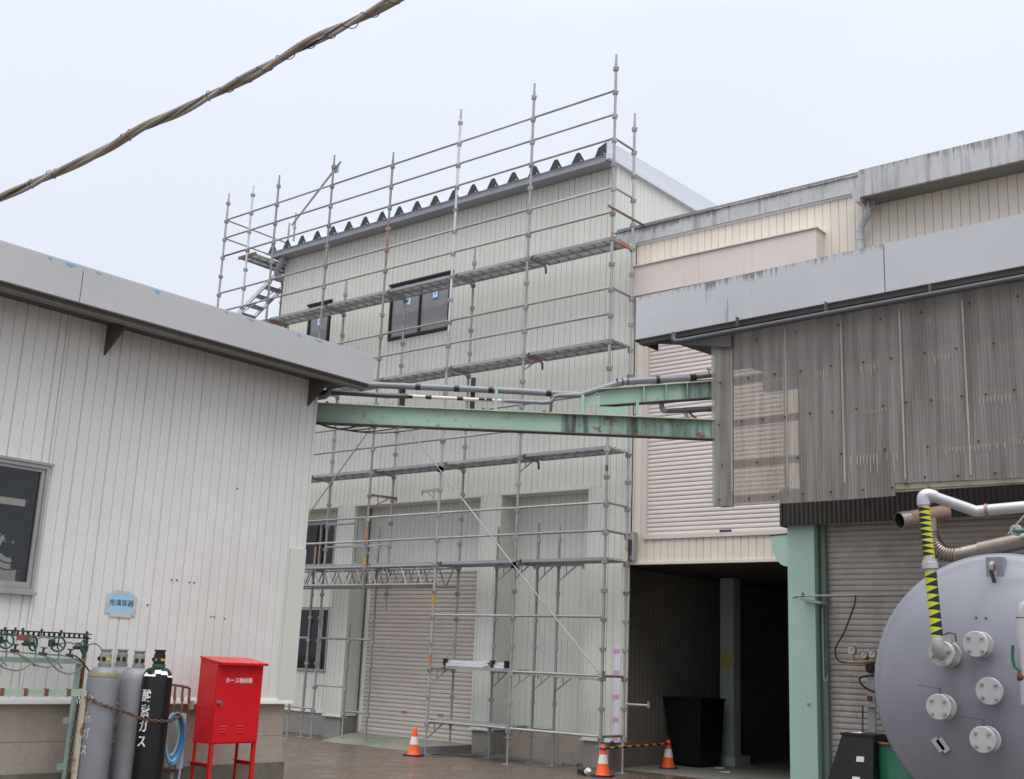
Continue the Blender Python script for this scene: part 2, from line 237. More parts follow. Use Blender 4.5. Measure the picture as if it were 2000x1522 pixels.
# ------------------------------------------------------------------ mesh helpers
class MB:
    def __init__(s): s.v = []; s.f = []; s.s = []
    def add(s, vs, fs, smooth=False):
        k = len(s.v); s.v += [tuple(p) for p in vs]
        for f in fs: s.f.append(tuple(i+k for i in f)); s.s.append(smooth)
        return s
    def box(s, x0, x1, y0, y1, z0, z1):
        if x0 > x1: x0, x1 = x1, x0
        if y0 > y1: y0, y1 = y1, y0
        if z0 > z1: z0, z1 = z1, z0
        return s.add([(x0,y0,z0),(x1,y0,z0),(x1,y1,z0),(x0,y1,z0),(x0,y0,z1),(x1,y0,z1),(x1,y1,z1),(x0,y1,z1)],
                     [(0,3,2,1),(4,5,6,7),(0,1,5,4),(1,2,6,5),(2,3,7,6),(3,0,4,7)])
    def beam(s, p0, p1, w, h, upv=(0,0,1)):      # rectangular bar from p0 to p1, w across, h along upv
        p0 = Vector(p0); p1 = Vector(p1); d = (p1-p0).normalized(); u = Vector(upv)
        a = d.cross(u)
        if a.length < 1e-4: a = d.cross(Vector((1,0,0)))
        a.normalize(); u = a.cross(d).normalized()
        a *= w/2; u *= h/2
        return s.add([p0-a-u,p0+a-u,p0+a+u,p0-a+u,p1-a-u,p1+a-u,p1+a+u,p1-a+u],
                     [(0,3,2,1),(4,5,6,7),(0,1,5,4),(1,2,6,5),(2,3,7,6),(3,0,4,7)])
    def cyl(s, p0, p1, r0, r1=None, n=12, caps=True):
        r1 = r0 if r1 is None else r1
        p0 = Vector(p0); p1 = Vector(p1); d = (p1-p0).normalized()
        a = d.cross(Vector((0,0,1)))
        if a.length < 1e-3: a = Vector((1,0,0))
        a.normalize(); b = d.cross(a)
        vs = []
        for p, r in ((p0, r0), (p1, r1)):
            for i in range(n):
                t = 2*pi*i/n; vs.append(p + a*(r*cos(t)) + b*(r*sin(t)))
        s.add(vs, [(i, (i+1)%n, n+(i+1)%n, n+i) for i in range(n)], True)
        if caps: s.add(vs, [tuple(range(n))[::-1], tuple(range(n, 2*n))])
        return s
    def tube(s, pts, r, n=8, closed=False):
        P = [Vector(p) for p in pts]; m = len(P); vs = []; ref = None
        for i, p in enumerate(P):
            if closed: d = (P[(i+1)%m]-P[i-1])
            else: d = (P[min(i+1, m-1)]-P[max(i-1, 0)])
            d.normalize()
            if ref is None:
                ref = d.cross(Vector((0.31, 0.2, 0.93)))
                if ref.length < 1e-3: ref = d.cross(Vector((1,0,0)))
                ref.normalize()
            a = (ref - d*ref.dot(d)).normalized(); ref = a; b = d.cross(a)
            rr = r[i] if isinstance(r, (list, tuple)) else r
            for k in range(n):
                t = 2*pi*k/n; vs.append(p + a*(rr*cos(t)) + b*(rr*sin(t)))
        fs = []
        for i in range(m if closed else m-1):
            j = (i+1) % m
            for k in range(n): fs.append((i*n+k, i*n+(k+1)%n, j*n+(k+1)%n, j*n+k))
        s.add(vs, fs, True)
        if not closed: s.add(vs, [tuple(range(n))[::-1], tuple(range((m-1)*n, m*n))])
        return s
    def lathe(s, prof, base=(0,0,0), axis=(0,0,1), n=20, smooth=True, cap0=True, cap1=True):
        base = Vector(base); d = Vector(axis).normalized(); a = d.cross(Vector((0,0,1)))
        if a.length < 1e-3: a = Vector((1,0,0))
        a.normalize(); b = d.cross(a); vs = []; m = len(prof)
        for r, h in prof:
            for k in range(n):
                t = 2*pi*k/n; vs.append(base + d*h + a*(r*cos(t)) + b*(r*sin(t)))
        fs = [(i*n+k, i*n+(k+1)%n, (i+1)*n+(k+1)%n, (i+1)*n+k) for i in range(m-1) for k in range(n)]
        s.add(vs, fs, smooth)
        if cap0: s.add(vs[:n], [tuple(range(n))[::-1]])
        if cap1: s.add(vs[-n:], [tuple(range(n))])
        return s
    def prism(s, poly, off):                     # polygon (3-D points) swept by the vector off
        n = len(poly); off = Vector(off); P = [Vector(p) for p in poly]
        return s.add(P+[p+off for p in P], [tuple(range(n))[::-1], tuple(range(n, 2*n))]+[(i, (i+1)%n, n+(i+1)%n, n+i) for i in range(n)])
    def ring(s, c, axis, R, r, n=24, k=8):
        c = Vector(c); d = Vector(axis).normalized(); a = d.cross(Vector((0,0,1)))
        if a.length < 1e-3: a = Vector((1,0,0))
        a.normalize(); b = d.cross(a)
        return s.tube([c+a*(R*cos(2*pi*i/n))+b*(R*sin(2*pi*i/n)) for i in range(n)], r, k, True)
    def mesh(s, name, off=(0,0,0), fix=True):
        me = bpy.data.meshes.new(name)
        ox, oy, oz = off
        me.from_pydata([(x-ox, y-oy, z-oz) for x, y, z in s.v], [], s.f)
        me.polygons.foreach_set('use_smooth', s.s)
        if fix:
            bm = bmesh.new(); bm.from_mesh(me); bmesh.ops.remove_doubles(bm, verts=bm.verts, dist=1e-5)
            bmesh.ops.recalc_face_normals(bm, faces=bm.faces); bm.to_mesh(me); bm.free()
            try: me.set_sharp_from_angle(angle=radians(40))
            except Exception: pass
        me.update(); return me

WL = {}
def props(o, label=None, cat=None, group=None, kind=None):
    if label: o['label'] = label
    if cat: o['category'] = cat
    if group: o['group'] = group
    if kind: o['kind'] = kind
    return o
def thing(name, loc, label, cat, group=None):
    o = bpy.data.objects.new(name, None); COL.objects.link(o); o.location = loc; o.empty_display_size = 0.2
    WL[o] = Vector(loc); return props(o, label, cat, group)
def build(mb, name, mat, parent=None, label=None, cat=None, group=None, kind=None, fix=True):
    off = WL[parent] if parent else Vector((0,0,0))
    me = mb.mesh(name, off, fix); me.materials.append(mat)
    o = bpy.data.objects.new(name, me); COL.objects.link(o)
    if parent: o.parent = parent
    WL[o] = Vector(off); return props(o, label, cat, group, kind)
def solo(mb, name, mat, label, cat, group=None):  # a thing that is one mesh, origin at its base
    xs = [p[0] for p in mb.v]; ys = [p[1] for p in mb.v]; zs = [p[2] for p in mb.v]
    off = ((min(xs)+max(xs))/2, (min(ys)+max(ys))/2, min(zs))
    me = mb.mesh(name, off); me.materials.append(mat)
    o = bpy.data.objects.new(name, me); COL.objects.link(o); o.location = off; WL[o] = Vector(off)
    return props(o, label, cat, group)
def inst(me, name, parent, loc, rot=None, scale=None, label=None):
    o = bpy.data.objects.new(name, me); COL.objects.link(o); o.parent = parent
    o.location = Vector(loc)-WL[parent]
    if rot: o.rotation_euler = rot
    if scale: o.scale = scale
    WL[o] = Vector(loc)
    if label: o['label'] = label
    return o
def shared(mb, name, mat):
    me = mb.mesh(name); me.materials.append(mat); return me

def text_mesh(txt, size, align='CENTER', bold=0.0):
    c = bpy.data.curves.new('lettering', 'FONT'); c.body = txt; c.size = size; c.align_x = align; c.align_y = 'CENTER'; c.extrude = 0.0008; c.resolution_u = 3; c.offset = size*bold
    o = bpy.data.objects.new('lettering_tmp', c); COL.objects.link(o)
    dg = bpy.context.evaluated_depsgraph_get(); dg.update()
    me = bpy.data.meshes.new_from_object(o.evaluated_get(dg)); bpy.data.objects.remove(o); bpy.data.curves.remove(c)
    return me
def lettering(txt, size, mat, parent, loc, right, upv, name='lettering', bold=0.0, sx=1.0):
    me = text_mesh(txt, size, bold=bold); r = Vector(right).normalized(); u = Vector(upv).normalized(); n = r.cross(u)
    off = WL[parent]; R = Matrix((r, u, n)).transposed()
    loc = Vector(loc)
    for v in me.vertices: v.co = R @ Vector((v.co.x*sx, v.co.y, v.co.z)) + loc - off
    me.materials.clear(); me.materials.append(mat)
    o = bpy.data.objects.new(name, me); COL.objects.link(o); o.parent = parent; WL[o] = Vector(off); return o

# a wall clad in vertical ribbed panels: origin o (x,y), direction d, outward normal n; holes are (s0,s1,z0,z1)
def cladding(parent, mat, o, d, n, s0, s1, z0, z1, pitch, ribs, holes=(), gw=0.012, gd=0.008, jw=0.016, jd=0.012, start=None, name='siding_panel', ztop=None):
    ox, oy = o; dx, dy = d; nx, ny = n
    pw = pitch*ribs; start = s0 if start is None else start
    k0 = math.floor((s0-start)/pw + 1e-6); cuts = set()
    k = k0
    while start+k*pw < s1-1e-4:
        cuts.add(max(s0, start+k*pw)); k += 1
    cuts.add(s0); cuts.add(s1)
    for h in holes:
        for q in h[:2]:
            if s0 < q < s1: cuts.add(q)
    cl = sorted(cuts); joints = set(round(start+k*pw, 4) for k in range(k0-1, k+2))
    out = [cl[0]]
    for q in cl[1:]:
        if q-out[-1] > 0.004: out.append(q)
    for a, b in zip(out[:-1], out[1:]):
        mid = (a+b)/2
        seg = [(z0, z1)]
        for h in holes:
            if h[0] < mid < h[1]:
                new = []
                for p, q in seg:
                    if h[3] <= p or h[2] >= q: new.append((p, q)); continue
                    if h[2] > p+1e-3: new.append((p, h[2]))
                    if h[3] < q-1e-3: new.append((h[3], q))
                seg = new
        pr = [(a, -jd-0.012), (a, -jd), (a+jw/2, 0.0)]
        r = math.floor((a-start)/pitch+1e-6)+1
        while start+r*pitch < b-jw:
            p = start+r*pitch
            if p > a+jw: pr += [(p-gw/2, 0.0), (p-gw*0.18, -gd), (p+gw*0.18, -gd), (p+gw/2, 0.0)]
            r += 1
        pr += [(b-jw/2, 0.0), (b, -jd), (b, -jd-0.012)]
        for p, q in seg:
            mb = MB(); m = len(pr); jit = random.uniform(-0.0012, 0.0012)
            vs = []
            for zz in (p, q):
                for s_, e_ in pr:
                    z_ = zz if (ztop is None or zz != z1) else ztop(s_)
                    vs.append((ox+dx*s_+nx*(e_+jit), oy+dy*s_+ny*(e_+jit), z_))
            mb.add(vs, [(i, i+1, m+i+1, m+i) for i in range(m-1)] + [tuple(range(m))[::-1], tuple(range(m, 2*m))] + [(m-1, 0, m, 2*m-1)])
            build(mb, name, mat, parent)
def shutter_slats(parent, mat, x0, x1, y, z0, z1, pitch, depth=0.014, name='slat'):
    mb = MB(); prof = [(0.0, -0.002), (0.10, depth*0.75), (0.3, depth), (0.72, depth*0.9), (0.93, depth*0.45), (1.0, -0.004)]
    vs = []; m = len(prof)
    for x in (x0, x1):
        for t, e_ in prof: vs.append((x-(x0+x1)/2, -e_, t*pitch))
    vs += [(x0-(x0+x1)/2, 0.012, 0), (x1-(x0+x1)/2, 0.012, 0), (x0-(x0+x1)/2, 0.012, pitch), (x1-(x0+x1)/2, 0.012, pitch)]
    b = 2*m
    mb.add(vs, [(i, i+1, m+i+1, m+i) for i in range(m-1)], True)
    mb.add(vs, [(0, m, b+1, b), (m-1, 2*m-1, b+3, b+2), tuple(range(m))+(b+2, b), tuple(range(m, 2*m))+(b+3, b+1)])
    me = mb.mesh(name, fix=False); me.materials.append(mat)
    n = int(round((z1-z0)/pitch))
    for i in range(n):
        inst(me, name, parent, ((x0+x1)/2, y+random.uniform(-0.0015, 0.0015), z0+i*pitch))
GZ = -0.54
# ------------------------------------------------------------------ the yard
mb = MB(); mb.add([(-400, -400, GZ), (400, -400, GZ), (400, 400, GZ), (-400, 400, GZ)], [(0, 1, 2, 3)])
build(mb, 'ground', m_ground, kind='structure')
mb = MB(); mb.prism([(0, 0.30, GZ-0.05), (0, 0.30, GZ+0.004), (0, 1.02, -0.415), (0, 1.40, -0.405), (0, 1.40, GZ-0.05)], (2.95, 0, 0))
for i, v in enumerate(mb.v): mb.v[i] = (v[0]-6.70, v[1], v[2])
build(mb, 'concrete_apron', m_apron, kind='structure')
mb = MB(); mb.prism([(-0.6, 1.25, GZ+0.004), (3.6, 0.95, GZ+0.004), (3.6, 14, GZ+0.004), (-0.6, 14, GZ+0.004)], (0, 0, -0.05))
build(mb, 'passage_floor', m_floor, kind='structure')

# ------------------------------------------------------------------ new factory building behind the scaffold
FY, FX0, FX1 = 0.95, -9.85, -0.18       # front plane, left end, right end of the lower front
B = thing('factory_building', (-5, 1.5, GZ), 'tall factory building newly clad in pale green ribbed metal behind the scaffold', 'building')
LZ = 4.045                               # head of the three recessed bays
RY = 1.37                                # back plane of the bays
# the carcass behind the cladding
mb = MB()
mb.box(FX0+0.02, -0.62, FY+0.03, FY+0.10, LZ, 9.93); mb.box(FX0+0.02, FX0+0.1, FY+0.1, 12, GZ, 9.93)
mb.box(FX0+0.02, -0.62, RY+0.03, RY+0.08, GZ, LZ-0.002); mb.box(-0.72, -0.63, FY+0.1, 12, LZ, 9.93)
mb.box(FX0+0.1, -0.72, 11.9, 12, GZ, 9.93); mb.box(-0.64, FX1-0.03, FY+0.03, FY+0.09, -0.05, 8.34)
build(mb, 'wall', m_groove, B)
win_holes = [(FX0, FX0, 0, 0), (-6.27, -4.53, 7.42, 8.61), (-8.86, -8.13, 7.42, 8.61)]
PT = 0.127
cladding(B, m_green_wall, (0, FY), (1, 0), (0, -1), FX0, -0.602, LZ, 9.90, PT, 3, win_holes, start=-9.93, gw=0.016, gd=0.013, jw=0.022, jd=0.018)
cladding(B, m_green_wall, (0, FY), (1, 0), (0, -1), -0.602, FX1, -0.10, 8.35, PT, 3, start=-0.602, gw=0.016, gd=0.013, jw=0.022, jd=0.018)
cladding(B, m_green_wall, (0, FY), (1, 0), (0, -1), -1.03, -0.603, -0.10, LZ-0.001, PT, 3, start=-1.03)
for a, b in ((-3.49, -2.985), (-7.40, -6.88), (FX0, -9.45)):
    cladding(B, m_green_wall, (0, FY), (1, 0), (0, -1), a, b, -0.10, LZ-0.001, PT, 4, start=a)
cladding(B, m_green_wall, (-0.602, 0), (0, 1), (1, 0), FY+0.02, 9.5, 8.2, 9.93, PT, 3, start=FY+0.02)
# bays: jambs, back walls, heads
cladding(B, m_green_wall, (0, RY), (1, 0), (0, -1), -2.98, -1.03, -0.08, LZ-0.02, PT, 3, start=-2.98)
cladding(B, m_green_wall, (0, RY), (1, 0), (0, -1), -6.85, -3.49, 2.78, LZ-0.02, PT, 3, start=-6.85)
cladding(B, m_green_wall, (0, RY), (1, 0), (0, -1), -9.45, -7.41, -0.08, LZ-0.02, PT, 3, [(-8.95, -7.86, 2.86, 3.88), (-8.95, -7.86, 0.70, 2.02)], start=-9.45)
def jamb(x, nx):
    cladding(B, m_green_wall, (x, 0), (0, 1), (nx, 0), FY+0.02, RY, -0.10, LZ-0.02, 0.14, 3, start=FY+0.02, name='jamb_panel')
jamb(-2.984, 1); jamb(-6.879, 1); jamb(-3.492, -1); jamb(-1.032, -1); jamb(-7.402, -1); jamb(-9.45, 1)
for a, b in ((-2.985, -1.03), (-6.88, -3.49), (-9.45, -7.40)):
    mb = MB(); mb.box(a, b, FY+0.015, RY+0.02, LZ-0.018, LZ+0.05); build(mb, 'bay_soffit', m_green_wall, B)
    mb = MB(); mb.box(a-0.05, b+0.05, FY-0.018, FY+0.014, LZ-0.02, LZ+0.03); build(mb, 'head_flashing', m_green_wall, B)
    for x in (a, b):
        s_ = -1 if x == a else 1
        mb = MB(); mb.box(x, x+s_*0.05, FY-0.012, FY+0.012, -0.10, LZ-0.022); build(mb, 'bay_edge_trim', m_green_wall, B)
mb = MB(); mb.box(-6.80, -6.70, RY-0.02, RY+0.02, -0.40, 2.70); build(mb, 'shutter_guide', m_green_wall, B)
mb = MB(); mb.box(-3.62, -3.50, RY-0.02, RY+0.02, -0.40, 2.70); build(mb, 'shutter_guide', m_green_wall, B)
# corner trims
mb = MB(); mb.box(FX0-0.01, FX0+0.07, FY-0.012, FY+0.01, LZ, 9.9); build(mb, 'corner_trim', m_green_wall, B)
mb = MB(); mb.box(-0.66, -0.588, FY-0.013, FY+0.06, 8.36, 9.93); build(mb, 'corner_trim', m_green_wall, B)
mb = MB(); mb.box(FX1-0.10, FX1+0.004, FY-0.016, FY+0.03, 2.74, 8.35); build(mb, 'corner_trim', m_green_wall, B)
mb = MB(); mb.box(-0.40, -0.30, FY-0.016, FY+0.03, 1.42, 2.72); build(mb, 'corner_trim', m_green_wall, B)
mb = MB(); mb.box(-0.40, -0.30, FY-0.016, FY+0.03, -0.11, 1.418); build(mb, 'corner_trim', m_film, B, label='white corner trim still in its protective film')
ct = B.children[-1]
for z in (0.98, 0.60, 0.24, -0.05, 1.32):
    mb = MB(); mb.box(-0.375-0.06, -0.375+0.06, FY-0.0195, FY-0.0165, z-0.035, z+0.03); build(mb, 'pink_tape', m_pink, ct)
mb = MB(); mb.box(FX0+0.1, -0.72, FY+0.1, 11.9, LZ+0.06, LZ+0.16); build(mb, 'upper_floor', m_interior, B)
# concrete bases of the piers, plinths in the bays, base flashings
for a, b, y0 in ((-1.02, -0.52, FY+0.02), (-3.46, -3.02, FY+0.02), (-7.36, -6.90, FY+0.02)):
    mb = MB(); mb.box(a, b, y0, RY+0.03, GZ-0.1, -0.101); build(mb, 'pier_base', m_pier, B)
    mb = MB(); mb.box(a-0.05, b+0.05, FY-0.03, FY+0.017, -0.125, -0.098); build(mb, 'base_flashing', m_green_wall, B)
mb = MB(); mb.box(-3.02, -1.02, RY+0.002, RY+0.06, GZ-0.1, -0.085); build(mb, 'concrete_plinth', m_concrete, B)
mb = MB(); mb.box(-9.5, -7.36, RY+0.002, RY+0.06, GZ-0.1, -0.085); build(mb, 'concrete_plinth', m_pier, B)
mb = MB(); mb.box(-9.5, -7.41, RY-0.03, RY+0.01, -0.11, -0.075); build(mb, 'base_flashing', m_green_wall, B)
# roller shutter in the middle bay
mb = MB(); mb.box(-6.72, -3.60, RY-0.03, RY+0.05, -0.425, -0.36); sh = build(mb, 'roller_shutter', m_slat_main, B)
shutter_slats(sh, m_slat_main, -6.70, -3.62, RY-0.005, -0.36, 2.74, 0.0795)
mb = MB(); mb.box(-6.85, -3.50, RY-0.03, RY+0.02, 2.70, 2.79); build(mb, 'shutter_head', m_green_wall, B)
for x in (-5.55, -4.60): mb = MB(); mb.box(x-0.07, x+0.07, RY-0.024, RY-0.014, 0.03, 0.075); build(mb, 'shutter_handle', m_brass, sh)
# windows
def window(parent, x0, x1, z0, z1, y, fmat, mull, fr=0.055, blind=0.0, dark=m_interior, stickers=(), gmat=None):
    mb = MB(); mb.box(x0, x1, y-0.035, y+0.05, z1-fr, z1); mb.box(x0, x1, y-0.035, y+0.05, z0, z0+fr)
    mb.box(x0, x0+fr, y-0.035, y+0.05, z0+fr, z1-fr); mb.box(x1-fr, x1, y-0.035, y+0.05, z0+fr, z1-fr)
    w = build(mb, 'window', fmat, parent)
    for k, xm in enumerate(mull):
        mb = MB(); mb.box(xm-fr*0.4, xm+fr*0.4, y-0.02, y+0.03, z0+fr, z1-fr); build(mb, 'mullion', fmat, w)
    xs = [x0+fr]+list(mull)+[x1-fr]
    for k, (a, b) in enumerate(zip(xs[:-1], xs[1:])):
        mb = MB(); e_ = 0.012*(k % 2); mb.box(a, b, y+0.004+e_, y+0.010+e_, z0+fr, z1-fr); build(mb, 'pane', gmat or m_glass_new, w)
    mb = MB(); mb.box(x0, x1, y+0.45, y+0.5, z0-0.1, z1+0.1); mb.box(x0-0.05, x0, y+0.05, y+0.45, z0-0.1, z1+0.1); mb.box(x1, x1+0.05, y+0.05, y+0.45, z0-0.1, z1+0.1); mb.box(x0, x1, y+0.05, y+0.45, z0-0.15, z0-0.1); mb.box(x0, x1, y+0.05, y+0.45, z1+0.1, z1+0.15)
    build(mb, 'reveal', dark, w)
    if blind: mb = MB(); mb.box(x0+fr, x1-fr, y+0.12, y+0.125, z1-fr-blind, z1-fr); build(mb, 'blind', m_curtain, w)
    for sx, sz in stickers:
        mb = MB(); mb.box(sx-0.075, sx+0.075, y-0.004, y+0.002, sz-0.10, sz+0.10); st = build(mb, 'sticker', m_sticker_blue, w)
        mb = MB(); mb.box(sx-0.055, sx+0.055, y-0.0065, y-0.0045, sz-0.075, sz+0.085); build(mb, 'sticker_face', m_sticker, st)
        mb = MB(); mb.box(sx-0.03, sx+0.03, y-0.009, y-0.007, sz-0.03, sz+0.05); build(mb, 'sticker_mark', m_sticker_blue, st)
    return w
window(B, -6.26, -4.54, 7.43, 8.60, FY, m_dark_frame, (-5.40,), blind=0.72, stickers=((-5.75, 8.224), (-4.985, 8.246)))
window(B, -8.85, -8.14, 7.43, 8.60, FY, m_dark_frame, (), blind=0.65, stickers=((-8.482, 8.203),))
for a, b in ((-6.30, -4.50), (-8.90, -8.10)): mb = MB(); mb.box(a, b, FY-0.055, FY+0.0, 8.602, 8.645); build(mb, 'window_flashing', m_dark_frame, B)
window(B, -8.95, -7.86, 2.87, 3.80, RY, m_alu, (-8.36,), fr=0.05, blind=0.55, gmat=m_glass)
window(B, -8.95, -7.86, 0.71, 2.01, RY, m_alu, (-8.10,), fr=0.05, gmat=m_glass)
# gutter, soffit strip, downpipe
mb = MB(); mb.box(-10.06, -0.63, 0.66, 0.73, 9.905, 10.02); mb.box(-10.06, -0.63, 0.73, FY+0.08, 9.905, 9.925); build(mb, 'gutter', m_gutter, B)
mb = MB(); mb.box(-10.05, -0.63, 0.645, 0.665, 10.015, 10.030); build(mb, 'gutter_lip', m_rake, B)
mb = MB(); mb.tube([(-9.80, 0.80, 9.92), (-9.81, 0.80, 9.82), (-9.86, 0.80, 9.74), (-9.97, 0.80, 9.62), (-9.98, 0.83, 9.54), (-9.91, 0.98, 9.42), (-9.90, 1.08, 9.34), (-9.90, 1.12, 8.2)], 0.075, 14); build(mb, 'downpipe', m_gutter, B)
# folded-plate roof: one ridge per panel, dark closed ends
px0 = -9.985
for i in range(19):
    c = px0+i*0.5135; e0, e1 = c-0.256, c+0.256
    pr = [(e0, 0.0), (c-0.15, 0.0), (c-0.048, 0.175), (c-0.02, 0.19), (c+0.02, 0.19), (c+0.048, 0.175), (c+0.15, 0.0), (e1, 0.0)]
    if i == 18: e1 = -0.62; pr = [(e0, 0.0), (c-0.135, 0.0), (c-0.06, 0.165), (-0.64, 0.225), (e1, 0.225), (e1, 0.0)]
    pr = pr+[(pr[-1][0], -0.012), (pr[0][0], -0.012)]
    mb = MB(); mb.prism([(x, 0.64, 10.032+z) for x, z in pr], (0, 11.4, 0.28)); rp_ = build(mb, 'roof_panel', m_roof_light, B)
    mb = MB(); mb.prism([(x+(0.004 if x < c else -0.004), 0.634, 10.030+z-0.002) for x, z in ([q for q in pr if q[1] >= 0.0] if i < 18 else [q for q in pr if q[1] >= 0])], (0, 0.005, 0)); build(mb, 'end_cap', m_roof, rp_)
    mb = MB(); mb.cyl((c+0.10, 0.60, 10.03), (c+0.10, 0.63, 10.03), 0.012, n=6); build(mb, 'eaves_bolt', m_alu_new, B)
mb = MB(); mb.prism([(-0.615, 0.64, 9.94), (-0.615, 0.64, 10.27), (-0.615, 12.1, 10.55), (-0.615, 12.1, 10.22)], (0.05, 0, 0)); build(mb, 'rake_trim', m_rake, B)
mb = MB(); mb.prism([(-0.613, 0.62, 9.925), (-0.613, 0.62, 10.02), (-0.613, 12.1, 10.03), (-0.613, 12.1, 9.94)], (0.085, 0, 0)); build(mb, 'rake_edge', m_rake, B)

# low annex roof at the far left
A = thing('annex_building', (-13, 4, GZ), 'low annex with a dark folded roof beside the left end of the factory', 'building')
mb = MB(); mb.box(-18, -10.9, 2.4, 9, GZ, 8.0); build(mb, 'wall', m_green_wall, A)
for i in range(9):
    c = -10.45-i*0.5; pr = [(c-0.25, 0), (c-0.13, 0), (c-0.045, 0.17), (c+0.045, 0.17), (c+0.13, 0), (c+0.25, 0), (c+0.25, -0.05), (c-0.25, -0.05)]
    mb = MB(); mb.prism([(x, 1.2, 8.18+z) for x, z in pr], (0, 7.8, 0.2)); build(mb, 'roof_panel', m_roof, A)

# ------------------------------------------------------------------ cream building with the big shutter and the passage
Cb = thing('cream_building', (3, 3, GZ), 'cream ribbed metal building with a big pinkish roller shutter above a dark passage', 'building')
CY = 1.0
cladding(Cb, m_cream, (0, CY), (1, 0), (0, -1), FX1+0.004, 8.5, 2.76, 8.34, 0.1325, 1, [(0.11, 2.66, 3.16, 7.32)], gw=0.012, gd=0.012, jw=0.016, jd=0.012, start=FX1+0.05)
mb = MB(); mb.box(-0.1, 0.09, CY+0.03, CY+0.1, 2.76, 8.34); mb.box(2.68, 12, CY+0.03, CY+0.1, 2.76, 8.34); mb.box(0.09, 2.68, CY+0.16, CY+0.2, 2.76, 8.34); build(mb, 'wall', m_groove, Cb)
mb = MB(); mb.box(FX1, 3.7, CY-0.03, CY+0.06, 2.715, 2.76); build(mb, 'lintel_flashing', m_cream, Cb)
for a, b in ((0.055, 0.115), (2.64, 2.70)): mb = MB(); mb.box(a, b, CY-0.02, CY+0.08, 3.15, 7.35); build(mb, 'shutter_guide', m_cream_box, Cb)
mb = MB(); mb.box(0.08, 2.70, CY-0.035, CY+0.07, 3.125, 3.175); sh = build(mb, 'roller_shutter', m_slat_pink, Cb)
shutter_slats(sh, m_slat_pink, 0.116, 2.64, CY+0.045, 3.176, 7.32, 0.0715)
mb = MB(); mb.box(1.47, 1.68, CY+0.025, CY+0.031, 3.20, 3.235); build(mb, 'maker_plate', m_junction, sh)
for a, b in ((-0.06, 1.247), (1.25, 2.228), (2.231, 3.33)): mb = MB(); mb.box(a, b, 0.72, CY-0.002, 7.27, 7.79); build(mb, 'shutter_housing', m_cream_box, Cb)
mb = MB(); mb.box(-0.10, 3.36, 0.69, CY-0.002, 7.792, 7.812); build(mb, 'housing_lid', m_cream_box, Cb)
for a, b in ((-0.62, 1.688), (1.694, 3.96)): mb = MB(); mb.box(a, b, CY-0.055, CY-0.005, 8.335, 8.60); mb.box(a, b, CY-0.08, CY+0.1, 8.60, 8.615); build(mb, 'fascia_panel', m_fascia_dirty, Cb)
mb = MB(); mb.box(FX1, 3.98, CY-0.03, CY+0.02, 8.305, 8.334); build(mb, 'eaves_flashing', m_rake, Cb)
mb = MB(); mb.box(-0.58, 12.5, CY-0.02, 12, 8.618, 8.68); build(mb, 'roof', m_soffit_grey, Cb)
for a, b in ((4.12, 7.4), (7.405, 12)): mb = MB(); mb.box(a, b, 0.55, 0.60, 8.07, 8.50); mb.box(a, b, 0.60, CY+0.3, 8.48, 8.51); build(mb, 'fascia_panel', m_fascia_dirty, Cb, label='higher projecting fascia above the downpipe')
mb = MB(); mb.box(4.13, 12, 0.601, CY-0.002, 8.08, 8.11); build(mb, 'soffit', m_soffit_grey, Cb)
mb = MB(); mb.box(4.10, 4.12, 0.55, CY+0.2, 8.05, 8.50); build(mb, 'fascia_end', m_fascia, Cb)
mb = MB(); mb.prism([(3.93, 0.62, 8.27), (4.095, 0.62, 8.27), (4.095, 0.62, 8.02), (4.0, 0.62, 8.05)], (0, 0.36, 0)); build(mb, 'gutter_box', m_fascia, Cb)
mb = MB(); mb.tube([(4.17, 0.80, 8.08), (4.17, 0.80, 7.98), (4.13, 0.83, 7.90), (4.01, 0.86, 7.76), (3.97, 0.87, 7.68), (3.97, 0.87, 7.4), (3.97, 0.87, 5.2)], 0.062, 14)
for z in (7.98, 7.66, 7.52): mb.lathe([(0.066, -0.012), (0.069, 0), (0.066, 0.012)], (4.17 if z > 7.9 else 3.97, 0.80 if z > 7.9 else 0.87, z), (0, 0, 1), 14)
build(mb, 'downpipe', m_fascia_right, Cb)
# passage
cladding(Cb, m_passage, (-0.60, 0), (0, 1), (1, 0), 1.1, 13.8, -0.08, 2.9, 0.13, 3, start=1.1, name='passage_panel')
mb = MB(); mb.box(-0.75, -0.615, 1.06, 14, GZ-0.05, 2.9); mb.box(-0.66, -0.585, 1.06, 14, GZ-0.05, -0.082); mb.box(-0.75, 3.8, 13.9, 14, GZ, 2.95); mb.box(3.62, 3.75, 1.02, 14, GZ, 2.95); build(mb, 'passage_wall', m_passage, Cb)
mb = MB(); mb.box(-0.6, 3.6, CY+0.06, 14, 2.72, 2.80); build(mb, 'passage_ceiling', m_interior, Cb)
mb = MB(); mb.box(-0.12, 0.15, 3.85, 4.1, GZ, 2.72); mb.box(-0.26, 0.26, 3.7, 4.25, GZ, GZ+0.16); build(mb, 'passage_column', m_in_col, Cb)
nt_ = MB(); nt_.box(-0.08, 0.11, 3.842, 3.848, 1.1, 1.42); solo(nt_, 'notice', m_yellow_sign, 'yellow notice fixed to the column inside the dark passage', 'notice')
bn = thing('waste_skip', (-0.1, 3.3, GZ), 'black tapered waste skip standing in the dark passage', 'skip')
